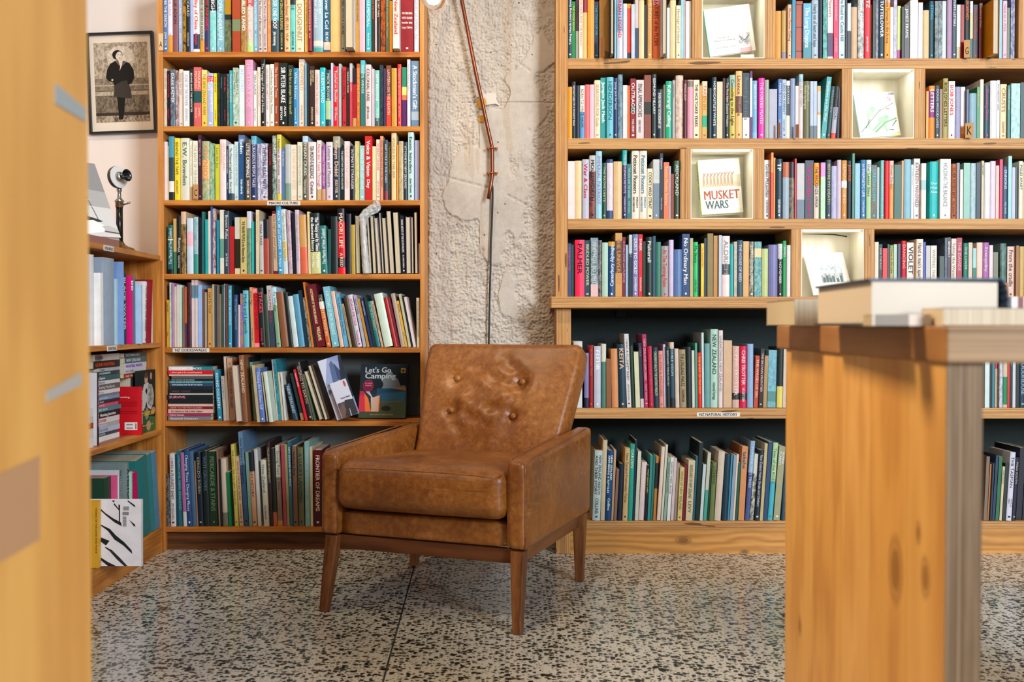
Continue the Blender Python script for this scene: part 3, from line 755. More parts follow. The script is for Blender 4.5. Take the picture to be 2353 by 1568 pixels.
LEFT_DATA = '''#A 119
375 386 -22 57a fff N|NEVER THE SEASON|JOHN COX
386 397 -18 ede aab N b.72-1:f90|FAIR TALK|HELEN ADAMS
398 410 -25 8a5560 222 N|LESLIE ADKIN|
411 419 -10 9ac eef N|NATURAL WORLD|MARTIN
419 428 -15 b80 531 p320|
428 438 -20 123 eee N b.1-.22:123|MCCAULD|Historical Fisherman Arts
438 445 -10 abe fff|
445 459 -18 eee e44 N b.7-.95:235|Alley of China|Chapple
460 470 -12 bba 443 b.78-1:d93|FROM THE NORTH OF AUCKLAND|
470 482 -22 336 f34 N b0-.45:233|ROSS ANNABELL|
483 497 -16 7cc eee b0-.3:112 p9dd|HIGH|
499 515 -20 7ab dff N p9cd|DIONA ANDERSON|
517 532 -10 554 eee b0-.33:b80 b.33-.42:122 p785|
534 553 -14 a42 621 b.44-.64:786|
554 567 -20 b84 fff p863|FABLED LAND|
568 582 -20 dba fff b0-.25:e33 b.82-1:bd8|GODS AND LITTLE FISHES|BEARDSLEY
583 594 -16 7ac eff|The Expatriate Dolphin Killer|Jeannette
594 604 -12 cbb 555 N|The Price of Bacon|Jeannette Aplin
605 614 -12 cbb 555 N|The Price of Bacon|Jeannette Aplin
615 623 -12 e84 fca|THE CHARMED LIFE|JEANNETTE APLIN
624 641 -24 5ab fff b.5-1:245|UNDER ONE ROOF|John Armstrong
642 653 -18 122 dc6|NEW ZEALAND'S BURNING|ROLLO ARNOLD VUP
654 667 -14 eb8 a64|Some Rhymes 1851-1914|VUP
668 679 -25 6cc 244 b0-.25:122|MASKIE|ELLANIRE
680 699 1 edb a97|DOUGHNUT|
701 708 -2 eb5 974|IN THE LINNET FLOOD|
708 716 -8 812 ecb y117|A DAUGHTER'S TRIP TO NEW ZEALAND 1860-1898|VUP
717 721 -14 235 fff|
721 743 -20 9bc eef b.82-.9:edc b.93-1:4aa|Born to/New Zealand|
744 759 -22 157 eff b.84-.97:dba|Cover La Col|DE KUTIR
760 783 -18 db7 864|
784 793 -16 998 333|REBEL WITH A CAUSE|
794 812 -40 ddd aaa o y110 k|
813 825 -12 c93 435|WEBS OF EMPIRE|
826 839 -16 ebc fff|
841 853 -16 3ab eff|WAR MEMORIAL|Martin Bollmer
854 861 -10 332 e75|ON THE MOVE|
862 866 -10 cbc 555|
866 874 -14 222 eda N|HE DRY MAN|
875 886 -12 b50 f90 p311|
887 894 -12 687 efe|ITS OUR LITTLE history AND ITS people|
895 902 2 e90 b60|
903 918 -10 eee e45 o y112|New Zealand|
919 950 -24 812 fff N w|WORKING/WITH DAVID/Inside the/Lange Cabinet|
952 963 -10 dde aab|COURT OF APPEAL|ALP
#B 290
377 384 158 edc 998 pcba|LEGENDARY|
385 391 163 112 e23 N|PLAYING WITH FIRE|ANNE BARRY
392 403 160 789 fff p345|DARK EASTER|
404 409 162 cbc 942 p865|THE TREE|
410 421 160 edc 887|Facing the Past|
422 436 163 eee bbd|SONS OF THE FATHER|FLEUR BEALE
437 444 159 122 fff|BEHIND BARS THE REPORTER|
445 463 155 d66 fcb b.4-.6:255|MAKING/PEOPLES|JAMES/BELICH
464 476 161 fc5 763 b0-.13:fd8|THE NEW ZEALAND WARS|
477 491 169 abe fff b.05-.17:c35|THE LIGHTHEARTED/COUPLE|
492 499 169 fd2 544|EYES RIGHT|JOE BENNETT
500 506 168 343 bb5 p221|
507 512 170 123 4aa|TE KAINGA|
513 521 170 122 e34 N|Double Bet|Joe Bennett
522 527 170 875 dca p356|
528 535 162 4ab dff|Turning dust and stone|
536 548 156 cdc 453 p8a9|MARCH OF THE/LITTLE MEN|
549 563 150 dee bce|RECORD|
564 582 138 d9b ebd|HISTORY OF|
583 591 163 eee 355 N|ZERO-ALPHA|Ray Van Beynen
592 599 155 edc ca9|SPIRIT OF NEW ZEALAND|
600 610 136 111 eee|The Voyage of the Veil at Home|
611 620 149 edd a99|OCEAN BECHET'S STAR|
621 630 148 eed 766|Cookie Bookery The Real Winter Mysteries|
631 640 144 942 fdc|The Sporting Times|Aaron
641 661 145 122 fff N w|SIR PETER BLAKE|ALAN/SEFTON
663 674 150 233 cc7|Only for a stranger hotly myself|
675 686 157 38b dff|White Horses|The Inner Pieces of Headland High
687 700 133 edc c95|BLOMFIELD|Muriel Williams
701 705 147 7ac eff|
706 711 148 222 a86|
712 723 152 322 eda N|SINGING/HISTORIAN|EDMUND BOHAN
724 735 161 ecc b98|LIVINGSTON THE WILD COAST|
736 748 156 2bc eff|ALBERTLAND|
749 760 161 244 ded N b.55-.88:ac9|MICK BOWIE|
761 766 145 bce fff|
767 778 153 f12 fff N|Touched on Shoulder|Gil Dean
779 785 147 abb 788|
787 796 154 b23 412|Never a white flag|
797 803 156 221 eec|MAKING A STAND|
804 810 146 c45 ecc b0-.3:bbc|EQUALITY IN EGYPT|
811 819 157 a12 e65 b0-.28:212 b.86-1:c95|
820 828 147 c62 fc9|SONG OF THE STONE|Barry Brailsford
829 839 139 277 cee b0-.2:5bc|WHITE WINGS|
840 853 149 ecc 655|COLONIAL FARE|Jill Brewis
854 861 159 cbc 888|
862 872 162 7cb fff N b.85-1:365|AMY BROOKE|THE 100 DAYS
873 881 150 345 bbc p123|
882 887 158 435 988|
888 899 151 e43 fcc b0-.5:743|LANTERN ON THE HEARTH|
900 912 157 c93 b82|
914 922 148 e33 fcb N|A Friend at the Skin of the World|Ben Brown
924 935 155 286 dcb b.33-.47:fd7 b.47-.55:e75 b.55-1:526|
936 943 137 dde aab|Nature Walking Tales|
945 963 140 68a fff b.77-.9:abc|A Stockman's Gift|
#C 460
375 382 326 edd cba|
383 388 336 dc9 a98|
389 401 314 49b def b.33-.7:245 b.7-.87:eee b.87-1:123|
402 414 318 fd2 333 N|BEHIND THE TAPE|LANCE BURDETT
416 436 318 ddc 576 N|E.W. Bowden|
437 443 324 eed a97 b.78-1:ca8|THE BASTE OF THE RANGE|
444 455 324 eed a97 b.75-1:ca8|THE BASTE OF THE RANGE|
456 464 311 423 cab|BEYOND ISLAND|
465 482 325 6a8 d96 pdb8 b.32-.64:eb7|ORVNIOZ|
483 494 330 aca eee p698|
495 505 332 cc3 774|Live the Joy|
506 520 321 edd eba|NEW ZEALAND/UNLEASHED|
521 525 336 236 eee N|ITS NOT ENOUGH YOU KNOW|BRIAN COX
526 537 332 cdd 344 b.88-1:245|The Chapman Legal Family|Peter Spiller
538 548 326 cdd 899|NOTEBOOK OF FLYING|
549 563 311 258 eff N b0-.12:68b|helen|brian edwards
564 577 321 543 eee N|LITTLE CRIMINALS|DAVID COHEN
578 590 313 236 eef b0-.13:5ac|COURAGEOUS PEOPLE TALES|
592 599 331 dde 446 N p99b|THE LONG ROAD NAVY|
600 616 330 dde 446 N p88a|THE LONG ROAD NAVY|
618 625 330 211 c33 N|LANCE COBB|
626 636 312 aba eee N p255|SHORTLAND ST|
637 647 310 dcc 555 N b0-.22:dc4 b.9-1:dc4|Heathen in Godzone|NICK COSGROVE
648 655 340 57a def|True Stories|
656 668 332 bbb 355 pabb b.7-1:798|
669 683 333 edc dca|SULTANS OF ANY SPOTS|
684 695 327 ddc aa9|NINETEENTH CENTURY|
696 708 313 343 eee N p764 b0-.1:ace|FENSAN CRAIG|Dramatist Japanese
709 727 327 edd 444|TEN MONTHS RESIDENCE|Cruise
729 739 323 edd c34 N b.82-1:ca7|Now the Town Through||
740 748 335 a5a fce p648 b.8-1:c97|CANNIBALS IN NEW ZEALAND|
750 765 327 dcd 889|Leisure and Pleasure|
766 782 314 234 eca N b0-.18:998|Ronayn Dekid|JULIUS VOGEL
783 791 338 122 eee|THE DESERT NEW ZEALAND VOLUNTEER|
792 804 325 edd daa|THIS SPORT THIS STAGE TO SHADOW|
805 815 336 112 eee|INTIMATE STRANGER|
816 826 325 dc9 675 pbb6|
827 838 335 9cc eff|SONGS OF THE LOST HOUSE|
839 855 313 c22 fff N|Voice & Vision|Day
856 864 337 eda ba8|
865 873 321 edc d33 N|MURRAY DEAKER|JUST AN OPINION
874 881 313 d97 844|FROM THE OTHER SIDE OF THE STREET|
883 891 322 345 ddd b.85-1:834|ANY COLE AS THE CARD|
892 899 327 443 b93 p332|The Dillon Letters 1843|
900 911 306 ec9 a86|VOICES IN THE AIR|
912 916 333 e93 a52|
917 927 325 cb8 876 pa97|
928 936 327 234 eee|AT HOME IN NEW ZEALAND|
938 951 301 bdd 355|Exotic Intruders|Joan Druett
953 964 323 aac eef|
#D 630
386 398 518 066 eee u b.28-.31:eda b.9-1:112|The Maoris of New Zealand|
399 406 503 ca6 876 b.6-1:475|
407 416 497 111 eee u|Wanting|MAORI AND PAKEHA
417 428 487 a84 211 p432 b0-.2:db9|
430 445 502 cde 899 b.24-.5:ebc|
446 456 499 acc 577 p7ab b.65-1:398|
457 462 500 112 aaa|
463 471 487 277 bb5 p366|
472 478 505 2aa dff|
478.5 481 486 edc a88|
481.5 484.5 485 edc a88|
485 488 471 46a fff|
489 496 480 dcc 844 p965|
498 505 506 28a def|
506 515 483 ddc 465 b.45-.75:698|
516 527 485 345 eee|Brown Folks|IN THE AIR
528 538 521 b22 da5 N|
540 552 500 221 bba b0-.38:ccb b.9-1:dca|
553 567 500 cb7 322|THE MAORI PEOPLE in the Nineteen-Sixties|
568 578 486 798 ccc b0-.27:ccd p575|
579 584 510 2ba dff|
584.5 588 512 234 eee|
588.5 596 483 dca cb4|The Woven Universe|
597 606 509 bbb 444 l-6|NGA TAKE|
607 619 505 a43 633 l-6 b0-.35:112|
620 628 497 754 a87 l-5|
629 639 485 712 753 l-7 b.05-.95:ca8|kuia rupi pd pasut pepper|
640 651 473 39c fff l-8 N|MAORI LIFE and CUSTOM|W J Phillipps
652 663 481 cdd a96 l-8 b.5-.75:dc8|Maori Sculpture and Painted|
664 673 484 cbb 988 l-6 pa8a|
674 681 489 112 ccc l-4|
682 691 483 cbc aab l-4|MAORI ART NEW ZEALAND|
692 708 494 c95 964 l-5 b.55-1:d64|
709 715 487 dc9 a98 l-3|
716 738 490 122 fff l-4 b.64-1:cc8|The Treaty and Its Times/the illustrated history|Paul Moon/Peter Biggs
739 753 519 277 eee u l-4|The Maoris of New Zealand|
754 761 527 255 899|
762 777 498 122 ddd l-3|
778 794 480 112 fca l-4 N b.2-.75:c12 b.9-1:e12|MAORI LIFE|A REED
796 807 492 112 ca6 N|
808 817 517 b93 764 l-4|
818 829 495 785 cb8 k l-6|
849 856 489 234 aaa k l-8|
857 866 495 876 dca k l-7|
868 877 500 ccd fff k l-9 y634|
878 884 488 345 ccb k l-8|
885 895 500 988 edd k l-8|
896 908 484 112 ccc k l-9|
909 923 487 122 ddc k l-7|
924 933 496 112 fff l-5 N|MAORI ARTISTS OF THE SOUTH PACIFIC|K MATAIRA
934 945 498 dde eee k l-2|
946 952 498 622 b97 k l-2|
953 961 487 512 eca k l-2|
962 966 560 edd fff|
#E 799
383 389 690 c92 332|MAORI|Reed
390 395 650 cdd 444 p9bb|
396 400.5 652 b8b 855|
401 406.5 659 cca 865|
407 412.5 655 dcc 844|
413 419.5 656 bdc 475|
420 424.5 661 865 ccb|
425 430 660 c63 fb5 b.6-1:536|
431 440 650 223 c35 p622|
441 448 644 dcc c44 b.08-.27:59a|Tuarangi|
449 455 644 dcc c44 b.08-.27:59a|Tuarangi|
456 465 656 9be eef|
466 470 665 754 aaa|
471 476 672 a98 543|
478 487 663 c95 432|MATA TOA|
488 493 654 ba7 544|
494 498 656 346 b85|
499 503.5 656 765 dcc|
504 509 676 876 eda|
510 513.5 655 354 eda|
514 518 653 bce 458|
519 524 653 643 ba9|
525 533 657 39b cef|FROM THE BEGINNING|
534 538 655 122 fff|
539 547 678 247 79b l-3|TE MAIRE TANIWHA|
548 552 701 dcc fff|
553 560 675 b83 dcd p76b l-3|
561 573 668 6bc 245 l-5|Myths and Legends|
574 577 690 234 eee l-3|
578 585 661 c96 433 N l-5|Bruce Biggs|Let's learn Maori
586 597 664 c12 712 l-5 b0-.08:f89 b.93-1:f89|KA MAU TE WEHI|
598 611 662 122 e45 l-6|STAGES|The Crate and the Challenge
612 621 677 343 964 l-8|
622 633 657 bbb a33 l-12 b.4-1:345|KOHUMARUKA|
636 646 661 8a8 465 l-18 b0-.3:bde|Te Whanga|
648 664 671 853 432 l-17|
665 674 673 122 eda l-17|
675 687 681 cdd 899 l-18|
688 701 677 59b def l-18|
702 710 668 134 cde l-19|
711 716 684 998 555 l-22 p333|
717 722 649 d72 a33 l-25|
723 727 660 233 aaa l-24|
728 749 654 612 ed9 l-23 N|A DICTIONARY OF THE MAORI LANGUAGE|WILLIAMS
751 761 678 c62 fda l-21 b0-.13:443 b.13-.27:eee|COMPLETE MANUAL|
764 780 659 7bc cee l-22|A DICTIONARY OF MAORI LANGUAGE|
782 791 670 dba ecb l-22|
792 801 675 6ac 134 l-21|The Reified History of the Maori|
804 810 699 a97 553 l-20|HOROLOGY CLUB|
811 821 680 432 765 l-22|
822 833 678 ccd d35 l-23 N|JOAN METGE|Tuamaka
835 842 679 aab 434 l-23|NGA TAKE|
844 850 687 b83 753 l-24|
852 858 685 236 cde l-24|HALF MOON|
859 865 678 233 877 l-24|
866 875 693 277 bb8 l-24|A TE AO MARU|
877 882 692 ca8 543 l-24|ENGLISH MAORI DICTIONARY|
884 904 675 cdc 899 l-25|
906 914 684 a22 d65 l-24|
915 921 684 723 c43 l-24|
922 931 675 a98 544 l-24|
932 938 692 da4 432 l-23|MAORI|Reed
939 945 676 bb9 498 l-23|
946 949 680 223 c34 l-23|
950 956 683 dcc 899 l-22|
958 965 685 cb9 443 l-1|ENGLISH-MAORI DICTIONARY|
#F 968
501 511 850 38a eff l-8|RIDING COUNTRY|
514 521 865 ba9 36a l-6|AT THE BEACH|
522 528 820 cba 443 l-8|
529 541 823 c97 446 l-7|ACTES AOTEAROA NEW ZEALAND|
543 558 840 cbc 723 l-10 k y979|
559 570 817 853 edb l-10 y979|NEW ZEALAND|
571 582 822 123 bcd l-10|
583 590 833 786 444 l-11|Outdoor Guide|
591 598 840 ba8 665 l-12 y985|
599 610 847 57b eef l-12 y990|Chasing the Southern Self|
612 618 855 765 332 l-14 y990 k|
619 628 855 cdc 8aa l-15 y992|
629 637 827 ecb d55 l-13|New Zealand/New Zealand|
638 647 827 389 134 l-13|A TIGER BY THE TAIL|FRANK WALKER
648 653 856 cb9 68a l-10|
654 659 856 ccc 68a l-10|
675 685 883 245 cde l-20|NEW ZEALAND|
692 701 858 233 b97 l-26 b.85-1:a75|
702 708 850 c23 fcc l-28|HEARTLAND|
710 721 833 222 da8 l-32|GOING TO EARTH|
722 726 860 564 998 l-33|
734 744 853 998 cca k l-36|
747 756 840 765 cb8 k l-40|
#G 1211
378 388 1090 222 ddd p777|
393 405 1043 ccc 622 l-5|I WAS A PLUNKET BABY|JIM SULLIVAN
406 409 1045 245 9aa l-4|
411 421 1036 267 8ab l-7|DREAMTIME NEW ZEALAND|
422 430 1041 a69 cac l-8 b.8-1:ccc|
431 442 1034 247 def l-9|Changing Times Changing Places|
443 452 1038 468 79a l-8|
453 456 1060 a75 643 l-6|
457 468 1040 123 a97 l-7|KERALDO ROBIN|
469 482 1037 122 567 l-5|WITI GROVES|
483 501 1038 132 675 l-5|PIERCARDIE & STAINS|
503 507 1036 865 333 l-5|
508 512 1055 122 ccc l-5|
513 525 1055 cba 876 l-6 b.8-1:776|
526 533 1086 174 8ba l-6|
534 539 1088 122 889 l-5|
540 548 1022 cb5 553 l-9|THE LONG TRIP TO NEW ZEALAND|
551 560 1050 ca8 543 l-10 N|BRISCOES 150 YEARS IN NEW ZEALAND|IAN HUNTER
562 572 993 357 123 l-14 b0-.35:68a|New Zealand Photography|
573 580 1040 798 cca l-9|
581 591 1040 c97 322 l-9 b0-.26:123|A PEOPLE'S HISTORY|
593 601 1033 ccc aaa l-9|
607 619 1058 ccb 567 l-8 N|New Zealand|Ann Hannah
620 628 1016 322 cb8 l-8|MILLENNIUM MOMENTS|
629 637 1031 222 887 l-7 b.82-1:b64|
639 650 1024 876 443 l-6 b0-.4:ccb b.94-1:c95|Strong Road to New|
652 659 1023 a45 c66 l-6|
660 666 1022 996 676 l-6|
667 674 1015 367 def l-6|NEW ZEALAND FROM SPACE|
675 685 1026 754 211 l-4|Perfectly First|
687 700 1029 664 245 l-3|A LUCKY LANDING|
702 713 1016 7aa bcc l-2 N|STANDING IN THE SUNSHINE|SANDRA CONEY
714 720 1028 cb9 222 l-2|
722 739 1035 412 ecb b0-.45:501|FRONTIER OF DREAMS|'''
